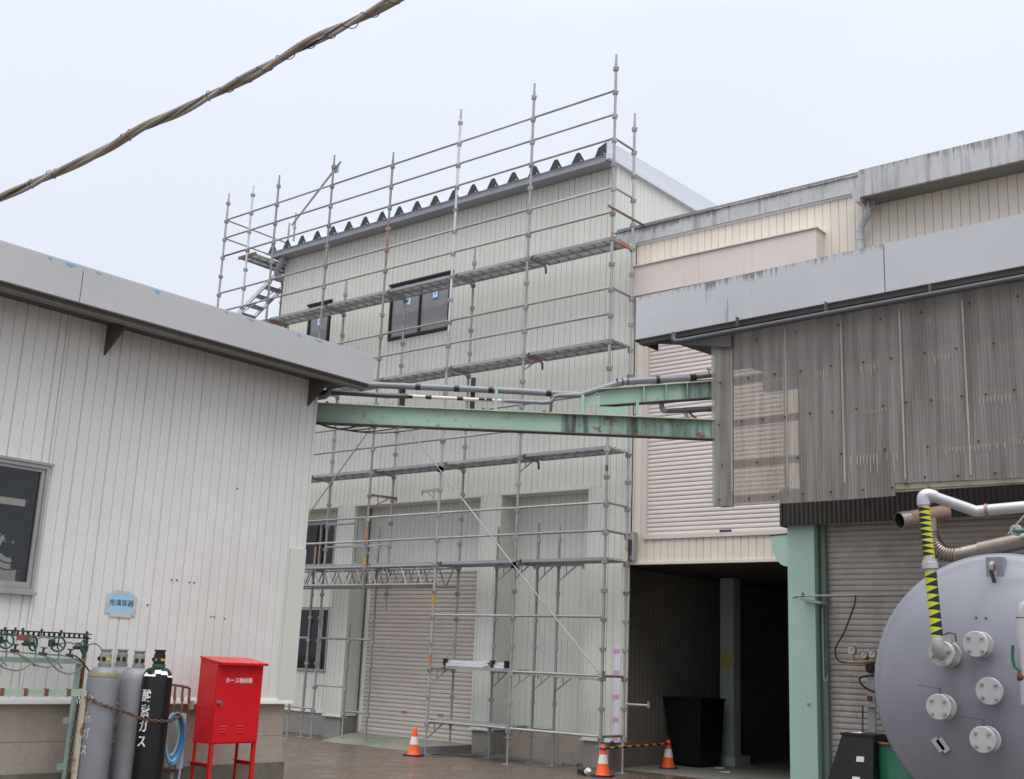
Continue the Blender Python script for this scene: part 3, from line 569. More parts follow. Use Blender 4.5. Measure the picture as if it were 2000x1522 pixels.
mb = MB(); mb.add([(-0.42, 2.75, GZ+0.05), (0.12, 2.75, GZ+0.05), (0.12, 3.45, GZ+0.05), (-0.42, 3.45, GZ+0.05), (-0.58, 2.7, 0.55), (0.16, 2.7, 0.55), (0.16, 3.5, 0.55), (-0.58, 3.5, 0.55)], [(0, 3, 2, 1), (4, 5, 6, 7), (0, 1, 5, 4), (1, 2, 6, 5), (2, 3, 7, 6), (3, 0, 4, 7)]); build(mb, 'body', m_black_plastic, bn)
mb = MB(); mb.box(-0.60, 0.18, 2.68, 3.52, 0.55, 0.60); build(mb, 'rim', m_black_plastic, bn)
mb = MB(); mb.box(-0.4, 0.1, 2.8, 3.4, GZ, GZ+0.05); build(mb, 'foot', m_black_plastic, bn)

# ------------------------------------------------------------------ left building
L = thing('left_building', (0, -9, GZ), 'low off-white ribbed metal building with a grey eaves fascia at the left', 'building')
LX, LE = 1.95, -7.776
cladding(L, m_left, (LX, 0), (0, -1), (1, 0), -LE, 14.6, 0.66, 3.84, 0.0947, 3, [(10.46, 12.4, 1.45, 2.44)], gw=0.010, gd=0.009, jw=0.016, jd=0.013, start=7.967-0.2841)
mb = MB(); mb.box(LX-0.12, LX-0.03, -10.46, LE-0.02, 0.66, 3.9); mb.box(LX-0.12, LX-0.03, -14.6, -10.46, 0.66, 1.45); mb.box(LX-0.12, LX-0.03, -14.6, -10.46, 2.44, 3.9); mb.box(LX-0.12, LX-0.03, -14.6, -12.4, 1.45, 2.44)
mb.box(-1.35, LX-0.12, LE-0.1, LE-0.02, 0.66, 3.9)
build(mb, 'wall', m_groove, L)
cladding(L, m_left, (0, LE), (-1, 0), (0, 1), -LX, 1.35, 0.66, 3.84, 0.0947, 3, gw=0.010, gd=0.009, jw=0.016, jd=0.013, start=-LX)
mb = MB(); mb.box(LX-0.03, LX+0.012, LE-0.012, LE+0.012, 2.05, 3.84); build(mb, 'corner_trim', m_left, L)
mb = MB(); mb.box(LX+0.001, LX+0.02, LE-0.175, LE+0.016, 0.63, 2.047); mb.box(LX-0.12, LX+0.001, LE+0.001, LE+0.016, 0.63, 2.047); build(mb, 'corner_patch', m_patch, L, label='newer greenish corner flashing on the lower part of the wall end')
mb = MB(); mb.prism([(LX-0.02, LE, 0.665), (LX+0.014, LE, 0.66), (LX+0.030, LE, 0.626), (LX+0.030, LE, 0.615), (LX-0.02, LE, 0.615)], (0, -6.85, 0)); build(mb, 'base_flashing', m_left, L)
mb = MB(); mb.box(-1.35, LX-0.03, -14.6, LE-0.05, 0.333, 0.614); build(mb, 'concrete_plinth', m_concrete, L)
mb = MB(); mb.box(-1.35, LX-0.026, -14.6, LE-0.047, GZ-0.1, 0.330); build(mb, 'concrete_plinth', m_concrete, L)
mb = MB(); mb.box(-1.35, LX+0.015, -14.6, LE-0.035, GZ-0.1, 0.10); build(mb, 'footing', m_moss, L)
for a, b in ((-7.46, -10.624), (-10.632, -14.6)):
    mb = MB(); mb.box(2.355, 2.40, b, a, 3.69, 3.975); mb.box(2.2, 2.395, b, a, 3.976, 3.99); build(mb, 'fascia_panel', m_fascia, L)
mb = MB(); mb.box(2.26, 2.345, -14.6, -7.485, 3.645, 3.70); build(mb, 'gutter_strip', m_soffit_grey, L)
mb = MB(); mb.box(2.345, 2.352, -14.6, -7.47, 3.66, 3.70); build(mb, 'drip_edge', m_soffit, L)
mb = MB(); mb.box(LX-0.1, 2.26, -14.6, -7.50, 3.70, 3.74); build(mb, 'soffit', m_soffit, L)
mb = MB(); mb.prism([(2.395, -7.46, 3.94), (2.395, -7.46, 3.97), (-1.5, -7.46, 4.17), (-1.5, -7.46, 4.12)], (0, -7.2, 0)); build(mb, 'roof', m_fascia, L)
mb = MB(); mb.box(-1.5, 2.39, -7.50, -7.462, 3.74, 3.93); build(mb, 'gable_fascia', m_fascia, L)
for y in (-7.885, -10.11):
    mb = MB(); mb.prism([(LX+0.004, y, 3.70), (2.27, y, 3.70), (2.27, y, 3.66), (LX+0.004, y, 3.44)], (0, 0.014, 0)); build(mb, 'eaves_bracket', m_under_rust, L)
for i, y in enumerate((-10.74, -10.91, -10.5, -9.95, -9.25, -8.98, -8.42, -8.18)):
    mb = MB(); hw = (0.05, 0.022, 0.03, 0.035, 0.02, 0.05, 0.03, 0.06)[i]; mb.prism([(2.4005, y-hw, 3.974), (2.4005, y+hw*0.8, 3.974), (2.4005, y+hw*0.4, 3.974-0.018), (2.4005, y-hw*0.1, 3.974-0.028+0.01*(i % 3))], (0.0015, 0, 0)); build(mb, 'film_scrap', m_blue_film, L)
# window with the room behind it
mb = MB(); y1, y0 = -10.46, -12.4
for a, b, c, d in ((y0, y1, 2.412, 2.44), (y0, y1, 1.45, 1.48), (y1-0.026, y1, 1.48, 2.412), (y0, y0+0.026, 1.48, 2.412)): mb.box(LX-0.06, LX+0.035, a, b, c, d)
w = build(mb, 'window', m_alu, L)
mb = MB(); mb.box(LX-0.005, LX+0.045, y0, y1+0.03, 2.442, 2.462); build(mb, 'window_flashing', m_alu, w)
mb = MB(); mb.box(LX-0.005, LX+0.05, y0, y1+0.02, 1.43, 1.45); build(mb, 'window_sill', m_alu, w)
mb = MB()
for a, b, c, d in ((y1-0.058, y1-0.028, 1.482, 2.41), (y0+0.03, y1-0.058, 2.385, 2.41), (y0+0.03, y1-0.058, 1.482, 1.525)): mb.box(LX-0.02, LX+0.02, a, b, c, d)
build(mb, 'sash', m_alu, w)
mb = MB(); mb.box(LX-0.004, LX+0.002, y0+0.03, y1-0.058, 1.525, 2.385); build(mb, 'pane', m_glass, w)
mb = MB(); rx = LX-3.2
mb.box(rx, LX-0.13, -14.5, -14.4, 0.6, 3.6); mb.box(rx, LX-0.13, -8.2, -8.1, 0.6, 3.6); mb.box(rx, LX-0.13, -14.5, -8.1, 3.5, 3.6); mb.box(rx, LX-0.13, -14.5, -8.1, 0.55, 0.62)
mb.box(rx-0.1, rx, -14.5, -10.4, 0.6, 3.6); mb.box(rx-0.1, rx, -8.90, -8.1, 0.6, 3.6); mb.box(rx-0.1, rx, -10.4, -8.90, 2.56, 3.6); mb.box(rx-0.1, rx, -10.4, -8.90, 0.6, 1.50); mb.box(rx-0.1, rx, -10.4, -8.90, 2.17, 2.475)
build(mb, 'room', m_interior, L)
mb = MB(); mb.box(rx-1.8, rx-1.75, -8.75, -6.6, 0.3, 4.2); build(mb, 'yard_wall', m_cream, L)
fan = thing('wall_fan', (LX-1.0, -10.1, 1.72), 'dark wall fan seen through the window of the left building', 'fan')
fc = Vector((1.25, -10.345, 1.83))
mb = MB()
for R in (0.185, 0.13, 0.08): mb.ring(fc+Vector((0.06, 0, 0)), (1, -0.6, 0.1), R, 0.006, 28, 5)
build(mb, 'grille', m_fan, fan)
mb = MB(); mb.cyl(fc-Vector((0.16, -0.09, 0)), fc+Vector((0.03, -0.02, 0)), 0.06, 0.05, 14); build(mb, 'motor', m_fan, fan)
mb = MB(); mb.beam(fc-Vector((0.1, -0.05, 0)), fc+Vector((-0.25, 0.28, 0.0)), 0.05, 0.05); mb.box(fc.x-0.3, fc.x-0.2, fc.y+0.2, fc.y+0.3, 1.68, 1.97); build(mb, 'bracket', m_fan, fan)
ax = Vector((1, -0.6, 0.1)).normalized(); a_ = ax.cross(Vector((0, 0, 1))).normalized(); b_ = ax.cross(a_)
for k in range(3):
    t = k*2*pi/3+0.4; d_ = a_*cos(t)+b_*sin(t); e_ = a_*(-sin(t))+b_*cos(t); c_ = fc+ax*0.03
    mb = MB(); mb.prism([c_+d_*0.04-e_*0.02, c_+d_*0.12-e_*0.07, c_+d_*0.19-e_*0.04, c_+d_*0.19+e_*0.05, c_+d_*0.1+e_*0.06, c_+d_*0.04+e_*0.02], ax*0.006); build(mb, 'blade', m_fan, fan)
# rows of fixing screws and old drill holes on the left wall
mb = MB()
for z in (0.85, 1.25, 1.95, 2.55, 2.75, 3.2):
    y = LE-0.14
    while y > -13.5:
        if not (1.4 < z < 2.5 and y < -10.42): mb.cyl((LX, y, z+random.uniform(-0.012, 0.012)), (LX+0.003, y, z), 0.0030, n=6)
        y -= 0.0947
build(mb, 'screw_row', m_screw, L, kind='stuff')
for y, z in ((-9.21, 1.645), (-9.16, 1.648), (-9.03, 1.64), (-8.98, 1.64), (-9.42, 1.42), (-8.77, 1.36), (-8.735, 1.358), (-8.62, 1.35), (-8.62, 2.52)):
    mb = MB(); mb.cyl((LX, y, z), (LX+0.003, y, z), 0.0085, n=9); build(mb, 'drill_hole', m_hole, L)
for y0_, y1_ in ((-10.52, -10.64), (-10.72, -10.82)):
    mb = MB(); mb.box(LX+0.0015, LX+0.003, y1_, y0_, 1.12, 1.14); build(mb, 'tape_remnant', m_tape_clear, L)
mb = MB(); mb.box(LX+0.0015, LX+0.003, -9.30, -9.14, 0.855, 0.87); build(mb, 'tape_remnant', m_tape_clear, L)
sg = thing('wall_sign', (LX, -9.67, 1.33), 'small light blue sign with four dark characters taped to the left wall', 'sign')
mb = MB(); mb.box(LX+0.001, LX+0.006, -9.79, -9.553, 1.333, 1.498); build(mb, 'plate', m_sign_blue, sg)
for k, (a, b, c, d) in enumerate(((-9.815, -9.782, 1.33, 1.49), (-9.561, -9.528, 1.318, 1.475), (-9.76, -9.60, 1.492, 1.52), (-9.77, -9.57, 1.305, 1.337))):
    mb = MB(); mb.box(LX+0.0062, LX+0.0072, a, b, c, d); build(mb, 'tape', m_tape_clear, sg)
lettering('充填容器', 0.0575, m_black_print, sg, (LX+0.0068, -9.672, 1.418), (0, 1, 0), (0, 0, 1))

bk = thing('steel_bracket', (-0.1, 0.9, 2.78), 'dark grey steel bracket bolted above the left end of the passage lintel', 'bracket')
mb = MB(); mb.box(-0.19, -0.15, 0.86, 0.93, 2.78, 3.22); build(mb, 'plate', m_junction, bk)
mb = MB(); mb.box(-0.06, -0.03, 0.86, 0.965, 2.78, 3.24); mb.box(-0.145, -0.065, 0.90, 0.93, 3.12, 3.24); build(mb, 'frame', m_galv, bk)
mb = MB(); mb.box(-0.145, -0.065, 0.90, 0.93, 2.80, 2.86); build(mb, 'cross_bar', m_galv, bk)
# ------------------------------------------------------------------ right building: deep canopy with plastic sheets, old shutter, mint column
R = thing('canopy_building', (7, -2, GZ), 'right building with a deep grey canopy, hanging plastic sheets and an old shutter', 'building')
PY = -4.90                                    # plane of the hanging sheets
def ftop(x): return 4.99+0.020*(x-3.85)
mbx = ((3.90, 6.665), (6.675, 11.5))
for a, b in mbx:
    mb = MB(); mb.prism([(a, -5.06, ftop(a)-0.475), (b, -5.06, ftop(b)-0.475), (b, -5.06, ftop(b)), (a, -5.06, ftop(a))], (0, 0.035, 0))
    mb.prism([(a, -5.025, ftop(a)-0.012), (b, -5.025, ftop(b)-0.012), (b, -5.025, ftop(b)), (a, -5.025, ftop(a))], (0, 0.12, 0)); build(mb, 'fascia_panel', m_fascia_right, R)
mb = MB(); mb.box(3.885, 3.90, -5.06, -4.6, 4.50, 4.985); build(mb, 'fascia_end', m_soffit, R)
mb = MB(); mb.prism([(3.92, -5.02, 4.47), (11.5, -5.02, 4.62), (11.5, -5.02, 4.67), (3.92, -5.02, 4.52)], (0, 0.10, 0)); build(mb, 'eaves_rail', m_soffit, R)
mb = MB(); mb.prism([(3.92, -4.9, 4.62), (12, -4.9, 4.78), (12, -4.9, 5.0), (3.92, -4.9, 4.90)], (0, 5.8, 0.35)); build(mb, 'roof', m_soffit, R)
mb = MB(); mb.prism([(3.95, -4.95, 4.50), (5.0, -4.95, 4.50), (5.0, -4.95, 4.30), (4.6, -4.95, 4.38)], (0, 0.03, 0)); build(mb, 'eaves_bracket', m_soffit, R)
for y in (-3.4, -2.2):
    mb = MB(); mb.box(3.95, 12, y-0.05, y+0.05, 4.52, 4.64); build(mb, 'roof_beam', m_soffit, R)
mb = MB(); mb.tube([(4.42, -5.12, 4.50), (4.42, -5.13, 4.43), (4.46, -5.14, 4.395), (4.55, -5.14, 4.392), (7.3, -5.14, 4.45), (11.5, -5.14, 4.54)], 0.028, 10); build(mb, 'drain_pipe', m_pipe_dark, R)
for x in (5.15, 6.1, 7.1): mb = MB(); mb.box(x-0.008, x+0.008, -5.115, -5.075, 4.46, 4.56); build(mb, 'pipe_hanger', m_soffit, R)
# frame behind the sheets
for x, mt in ((4.745, m_mint), (8.1, m_mint), (9.6, m_mint)):
    mb = MB(); mb.box(x-0.005, x+0.145, PY+0.06, PY+0.075, 2.70, 4.55); mb.box(x-0.005, x+0.145, PY+0.185, PY+0.20, 2.70, 4.55); mb.box(x+0.065, x+0.075, PY+0.075, PY+0.185, 2.70, 4.55); build(mb, 'canopy_post', mt, R)
for z in (2.745, 3.10, 3.52, 3.96, 4.36):
    mb = MB(); zz = 0.012; mb.prism([(4.78, PY+0.02, z-0.035), (11.4, PY+0.02, z-0.035+zz*4), (11.4, PY+0.02, z+0.035+zz*4), (4.78, PY+0.02, z+0.035)], (0, 0.034, 0)); build(mb, 'sheet_rail', m_sheet_rail, R)
# plastic sheets: corrugated, lapped side by side
def sheet(x0, x1, z0a, z0b, z1, yoff, pitch=0.0315, amp=0.0070, y=PY, name='plastic_sheet', mat=None, lean=0.0):
    mb = MB(); n = int((x1-x0)/(pitch/6)); vs = []
    for row in (0, 1):
        for i in range(n+1):
            x = x0+(x1-x0)*i/n
            z = (z0a+(z0b-z0a)*i/n) if row == 0 else z1
            sx = x+(lean*(1-i/n) if row == 0 else 0)
            vs.append((sx, y+yoff+amp*sin(2*pi*x/pitch), z))
    mb.add(vs, [(i, i+1, n+2+i, n+1+i) for i in range(n)], True)
    o = build(mb, name, mat or m_plastic, R, fix=False)
    return o
xs = [4.765, 4.965, 5.565, 6.145, 6.72, 7.30, 7.89, 8.48, 9.07]
for i in range(8):
    a, b = xs[i]-0.02, xs[i+1]+0.03
    if i == 0: sheet(a, b, 2.70, 2.672, 4.53, -0.012, lean=0.02)
    elif i == 3:
        sheet(a, 6.64, 2.678, 2.688, 4.56, 0.004*(i % 2)); sheet(6.63, b, 2.805, 2.803, 4.56, 0.002)
    else:
        z0 = 2.675 if i < 3 else 2.80-0.012*(i-4)
        sheet(a, b, z0, z0+(0.003 if i < 3 else -0.01), 4.55+0.01*i, 0.004*(i % 2))
for x in xs[1:-1]:                            # pale strips over the sheet laps, their highlight put into the colour
    mb = MB(); mb.prism([(x+0.012, PY-0.0105, 2.83), (x+0.030, PY-0.0105, 2.83), (x+0.026, PY-0.0105, 4.42), (x+0.010, PY-0.0105, 4.42)], (0, -0.0012, 0)); build(mb, 'lap_highlight_strip', m_lap, R)
scr = MB(); scr.cyl((0, 0, 0), (0, -0.012, 0), 0.011, 0.008, n=8); scr.cyl((0, -0.012, 0), (0, -0.022, 0), 0.006, n=6); scr = shared(scr, 'screw', m_rust_screw)
for z, st in ((2.745, 0.295), (3.10, 0.42), (3.52, 0.24), (3.96, 0.30), (4.36, 0.42)):
    x = 4.86
    while x < 9.0:
        zz = z+0.0074*(x-4.93)
        if z < 2.8 and x > 6.64: zz = 2.835
        inst(scr, 'screw', R, (x+random.uniform(-0.02, 0.02), PY-0.010, zz+random.uniform(-0.006, 0.006))); x += st
# dried drips of green paint running down the flutes
mb = MB()
for z, x0, x1, ml in ((3.07, 6.25, 6.75, 0.17), (3.93, 6.30, 6.52, 0.15), (3.49, 7.42, 7.7, 0.10), (3.93, 5.9, 6.05, 0.08), (3.07, 7.1, 8.0, 0.05), (3.49, 6.3, 6.6, 0.03), (3.93, 7.05, 7.2, 0.1), (4.28, 7.0, 7.06, 0.16)):
    x = x0
    while x < x1:
        xr = round(x/0.0315)*0.0315-0.0079
        l = ml*random.uniform(0.25, 1)
        zz = z+0.0074*(x-4.93)
        if random.random() < 0.8: mb.prism([(xr-0.004, PY-0.0075, zz), (xr+0.004, PY-0.0075, zz), (xr+0.003, PY-0.0075, zz-l), (xr, PY-0.0075, zz-l-0.012), (xr-0.003, PY-0.0075, zz-l)], (0, -0.0015, 0))
        x += 0.0315
build(mb, 'paint_drips', m_drip, R, kind='stuff')
mb = MB(); mb.prism([(6.60, PY+0.012, 2.745), (11.4, PY+0.012, 2.74), (11.4, PY+0.012, 2.80), (6.60, PY+0.012, 2.815)], (0, 0.04, 0)); build(mb, 'bottom_edge_board', m_edge_board, R)
# column, guide, old shutter, hood
SY = -1.0
mb = MB(); mb.box(3.735, 4.105, -1.20, -0.86, GZ, 3.3); build(mb, 'steel_column', m_column, R)
mb = MB(); mb.box(4.108, 4.15, -1.06, -0.92, GZ, 3.2); mb.box(4.15, 4.205, -1.10, -0.95, GZ, 3.2); build(mb, 'shutter_guide', m_column_dark, R)
mb = MB(); mb.tube([(4.17, -1.13, 1.9), (4.172, -1.13, 1.06), (4.18, -1.135, 1.02), (4.20, -1.14, 1.005), (4.22, -1.14, 1.02), (4.225, -1.14, 1.07)], 0.011, 8); build(mb, 'hook', m_rack_ok, R)
mb = MB(); mb.cyl((4.0, -1.19, 0.72), (4.0, -1.235, 0.72), 0.013, n=8); build(mb, 'bolt', m_steel, R)
mb = MB(); mb.box(4.19, 9.5, -0.95, -0.88, GZ, GZ+0.07); sh = build(mb, 'roller_shutter', m_slat_old, R)
shutter_slats(sh, m_slat_old, 4.2, 9.5, SY-0.005, GZ+0.07, 3.3, 0.0700, 0.016)
mb = MB(); mb.box(4.0, 12, -0.85, -0.75, GZ, 4.9); mb.box(3.74, 4.1, -0.84, 1.0, 3.05, 4.9); build(mb, 'wall', m_interior, R)
poly = [(3.742, 2.86), (3.742, 2.50)]
for k in range(11):
    t = pi/2*k/10; poly.append((3.742-0.05-0.22*sin(t)-0.02, 2.50-0.06*cos(t)+0.34*(1-cos(t))*0.9+0.0))
poly.append((3.44, 2.845))
mb = MB(); mb.prism([(x, -1.10, z) for x, z in poly], (0, 0.10, 0)); build(mb, 'rounded_bracket', m_column, R)
mb = MB(); mb.tube([(3.44, -1.105, 2.85), (3.742, -1.105, 2.865)], 0.009, 6); build(mb, 'bracket_edge', m_tape_black, R)
o = sheet(3.72, 9.5, 2.93, 2.99, 3.40, 0.0, pitch=0.063, amp=0.009, y=-1.33, name='shutter_hood', mat=m_strip)
mb = MB(); mb.box(3.70, 3.73, -1.34, -0.86, 2.93, 3.40); mb.box(3.72, 9.5, -1.30, -0.9, 3.38, 3.42); build(mb, 'hood_frame', m_strip, R)

# ------------------------------------------------------------------ steel pipe bridge between the two buildings
G = thing('pipe_bridge', (3.3, -6.3, 3.3), 'mint green steel beam spanning the yard between the left building and the canopy', 'steel beam')
b0 = Vector((1.5, -7.70, 3.455)); b1 = Vector((4.84, -4.80, 3.475)); bd = (b1-b0).normalized()
def onb(t, dz=0.0, side=0.0):
    s_ = bd.cross(Vector((0, 0, 1))).normalized()
    return b0+(b1-b0)*t+Vector((0, 0, dz))+s_*side
cut = 0.62
mb = MB(); mb.beam(onb(0), onb(cut), 0.008, 0.19); build(mb, 'beam_web', m_mint, G)
mb = MB(); mb.beam(onb(cut), onb(1), 0.008, 0.19); build(mb, 'beam_web', m_mint_dirty, G, label='stained web of the beam near the canopy')
mb = MB(); mb.beam(onb(0, 0.100), onb(1, 0.100), 0.11, 0.010); build(mb, 'top_flange', m_flange_edge, G)
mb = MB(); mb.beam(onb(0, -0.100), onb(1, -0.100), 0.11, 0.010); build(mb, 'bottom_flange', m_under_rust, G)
for k, t in enumerate((0.08, 0.25, 0.44, 0.58, 0.79)):
    mb = MB(); mb.cyl(onb(t, 0.105, 0.03), onb(t, 0.122, 0.03), 0.016, n=6); build(mb, 'flange_bolt', m_rust, G)
# stub and the short upper beam running on behind the plastic sheets
p = onb(0.735)
mb = MB(); mb.beam(p-bd*0.17+Vector((0, 0, 0.105)), p-bd*0.17+Vector((0, 0, 0.19)), 0.02, 0.02)
mb.box(-0.001, 0.001, -0.001, 0.001, 0, 0.001); mb = MB(); mb.beam(p-bd*0.15+Vector((0, 0, 0.147)), p+bd*0.15+Vector((0, 0, 0.147)), 0.10, 0.084); build(mb, 'bridge_stub', m_mint, G)
u0 = p-bd*0.12+Vector((0, 0, 0.285)); u1 = Vector((4.86, -4.72, 3.93)); ud = (u1-u0).normalized(); uu = Vector((0, 0, 1))
mb = MB(); mb.beam(u0, u0.lerp(u1, 0.62), 0.008, 0.17); build(mb, 'upper_beam_web', m_mint, G)
mb = MB(); mb.beam(u0.lerp(u1, 0.62), u1, 0.008, 0.17); build(mb, 'upper_beam_web', m_mint_dirty, G)
mb = MB(); mb.beam(u0+uu*0.088, u1+uu*0.088, 0.11, 0.009); build(mb, 'upper_top_flange', m_flange_edge, G)
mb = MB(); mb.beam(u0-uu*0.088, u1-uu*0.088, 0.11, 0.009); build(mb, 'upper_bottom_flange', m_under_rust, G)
for t in (0.33, 0.50, 0.66): q = u0.lerp(u1, t); s_ = ud.cross(uu).normalized(); mb = MB(); mb.beam(q+s_*0.03-uu*0.083, q+s_*0.03+uu*0.083, 0.05, 0.010, ud); build(mb, 'stiffener', m_mint if t < 0.4 else m_mint_dirty, G)
s_ = bd.cross(Vector((0, 0, 1))).normalized()
mb = MB(); q = u0-ud*0.02; mb.prism([q-uu*0.088, q-bd*0.15-uu*0.10, q-bd*0.14-uu*0.02, q-bd*0.06+uu*0.05, q+uu*0.03], s_*0.01); build(mb, 'gusset', m_mint, G)
for t, h in ((0.668, 0.20), (0.468, 0.26), (0.795, 0.17)): mb = MB(); mb.beam(onb(t, 0.105, 0.02), onb(t, 0.105+h, 0.02), 0.055, 0.03, bd); build(mb, 'upright_plate', m_mint, G)
# pipes carried by the bridge
mb = MB(); pts = [onb(0.205, 0.335, -0.05), onb(0.40, 0.335, -0.05), onb(0.52, 0.333, -0.05), onb(0.60, 0.325, -0.05), onb(0.66, 0.325, -0.06)]
mb.tube([onb(-0.1, 0.32, -0.05)]+pts, 0.033, 12)
pg = thing('wrapped_pipe', onb(0.4, 0.30, -0.05), 'long straight grey wrapped pipe with black tape bands above the green beam', 'pipe'); build(mb, 'pipe', m_pipe_grey, pg)
for t in (0.285, 0.375, 0.455, 0.59): mb = MB(); mb.cyl(onb(t-0.006, 0.335 if t < 0.5 else 0.326, -0.05), onb(t+0.006, 0.335 if t < 0.5 else 0.326, -0.05), 0.0355, n=12); build(mb, 'tape_band', m_tape_black, pg)
pd = thing('dark_pipe', onb(0.1, 0.2, 0.02), 'dark lagged pipe with bend leaving the eaves of the left building', 'pipe')
mb = MB(); mb.tube([onb(-0.12, 0.185, 0.03), onb(0.04, 0.215, 0.03), onb(0.12, 0.22, 0.03), onb(0.22, 0.21, 0.03), onb(0.265, 0.215, 0.03)], 0.026, 10); build(mb, 'pipe', m_pipe_dark, pd)
mb = MB(); mb.tube([onb(-0.05, 0.16, 0.06), onb(0.055, 0.155, 0.06), onb(0.075, 0.17, 0.06), onb(0.082, 0.20, 0.06), onb(0.085, 0.42, 0.05)], 0.030, 10); build(mb, 'bend', m_pipe_grey, pd)
pw = thing('white_pipe', onb(0.35, 0.2, 0.03), 'short off-white pipe length with black tape bands above the green beam', 'pipe')
mb = MB(); mb.tube([onb(0.265, 0.216, 0.03), onb(0.35, 0.212, 0.03), onb(0.48, 0.207, 0.03)], 0.018, 10); build(mb, 'pipe', m_pipe_white, pw)
for t in (0.268, 0.312, 0.385, 0.435, 0.452): mb = MB(); mb.cyl(onb(t-0.007, 0.213, 0.03), onb(t+0.007, 0.212, 0.03), 0.0205, n=10); build(mb, 'tape_band', m_tape_black, pw)
pb = thing('bent_wrapped_pipe', onb(0.6, 0.25, 0.05), 'grey wrapped pipe with a raised elbow rising along the upper beam into the canopy', 'pipe')
v0 = u0.lerp(u1, 0.18)+uu*0.155; v1 = u1+uu*0.14
mb = MB(); mb.tube([onb(0.482, 0.205, 0.03), onb(0.50, 0.208, 0.03), onb(0.575, 0.205, 0.03), onb(0.592, 0.212, 0.03), onb(0.598, 0.235, 0.03), onb(0.602, 0.275, 0.02), onb(0.614, 0.29, 0.02), onb(0.66, 0.30, 0.02), v0, v0.lerp(v1, 0.35), v0.lerp(v1, 0.62)],
    [0.012, 0.022, 0.021, 0.022, 0.024, 0.024, 0.025, 0.027, 0.036, 0.038, 0.036], 12); build(mb, 'pipe', m_pipe_grey, pb)
mb = MB(); mb.tube([v0.lerp(v1, 0.60), v0.lerp(v1, 0.8)+uu*0.012, v1+uu*0.02], 0.023, 10); mb.tube([v0.lerp(v1, 0.62)-uu*0.04, v1-uu*0.045], 0.018, 8); build(mb, 'pipe_tail', m_pipe_dark, pb)
for t in (0.02, 0.07, 0.12): mb = MB(); c = v0.lerp(v1, t-0.08); mb.ring(c, (v1-v0), 0.036, 0.006, 16, 6); build(mb, 'rope_tie', m_tape_black, pb)
mb = MB(); c = v0.lerp(v1, 0.32); d_ = (v1-v0).normalized(); mb.cyl(c-d_*0.02, c+d_*0.02, 0.0405, n=12); build(mb, 'tape_band', m_tape_black, pb)
for t in (0.635, 0.665): mb = MB(); c = v0.lerp(v1, t); mb.lathe([(0.03, -0.02), (0.04, -0.01), (0.034, 0), (0.041, 0.01), (0.028, 0.02)], c, d_, 10); build(mb, 'joint_lump', m_tape_black, pb)
mb = MB(); c = v0.lerp(v1, 0.8)+uu*0.03; mb.cyl(c, c+uu*0.05, 0.006, n=6); mb.cyl(c+uu*0.05-ud*0.025, c+uu*0.05+ud*0.025, 0.006, n=6); build(mb, 'vent_valve', m_tape_black, pb)
pl = thing('low_bent_pipe', Vector((4.5, -5.2, 3.6)), 'dark torn-lagged pipe with a grey elbow between the two green beams', 'pipe')
q0 = onb(0.855, 0.26, -0.06)
mb = MB(); mb.tube([q0+uu*0.03, q0-uu*0.04, q0-uu*0.065+bd*0.02, q0-uu*0.068+bd*0.05], 0.027, 10); build(mb, 'elbow', m_pipe_grey, pl)
mb = MB(); mb.tube([q0-uu*0.068+bd*0.05, q0-uu*0.055+bd*0.2, q0-uu*0.05+bd*0.27, q0-uu*0.035+bd*0.42, q0-uu*0.02+bd*0.6], [0.025, 0.026, 0.031, 0.028, 0.028], 10); build(mb, 'pipe', m_pipe_dark, pl)
mb = MB(); q = q0-uu*0.05+bd*0.27; mb.prism([q, q-uu*0.09+bd*0.01, q-uu*0.07-bd*0.03, q-uu*0.02-bd*0.05], s_*0.01); build(mb, 'torn_wrap', m_pipe_grey, pl)
mb = MB(); mb.beam(q-uu*0.02+bd*0.01, onb(0.942, 0.105, -0.06), 0.02, 0.02, bd); build(mb, 'stand', m_rust, pl)
mb = MB(); mb.beam(onb(0.595, 0.105, 0.02), onb(0.597, 0.28, 0.02), 0.05, 0.03, bd); build(mb, 'stand', m_under_rust, pb)
mb = MB(); c = onb(0.413, 0.105, -0.12); mb.beam(c, c+uu*0.36, 0.085, 0.05, bd); jb = build(mb, 'mounting_plate', m_junction, pg)
mb = MB(); c = onb(0.25, 0.105, -0.10); mb.beam(c+uu*0.02, c+uu*0.20, 0.075, 0.05, bd); build(mb, 'mounting_plate', m_junction, pd)
mb = MB()
for k in range(4):
    pts = []
    for i in range(9):
        t = i/8; pts.append(onb(0.06+t*(0.10+0.05*k), -0.105-0.075*sin(pi*t)*(0.7+0.1*k)-0.004*k, 0.05+0.01*k))
    mb.tube(pts, 0.007, 6)
solo(mb, 'hanging_cables', m_tape_black, 'black cables sagging under the left end of the green beam', 'cable')

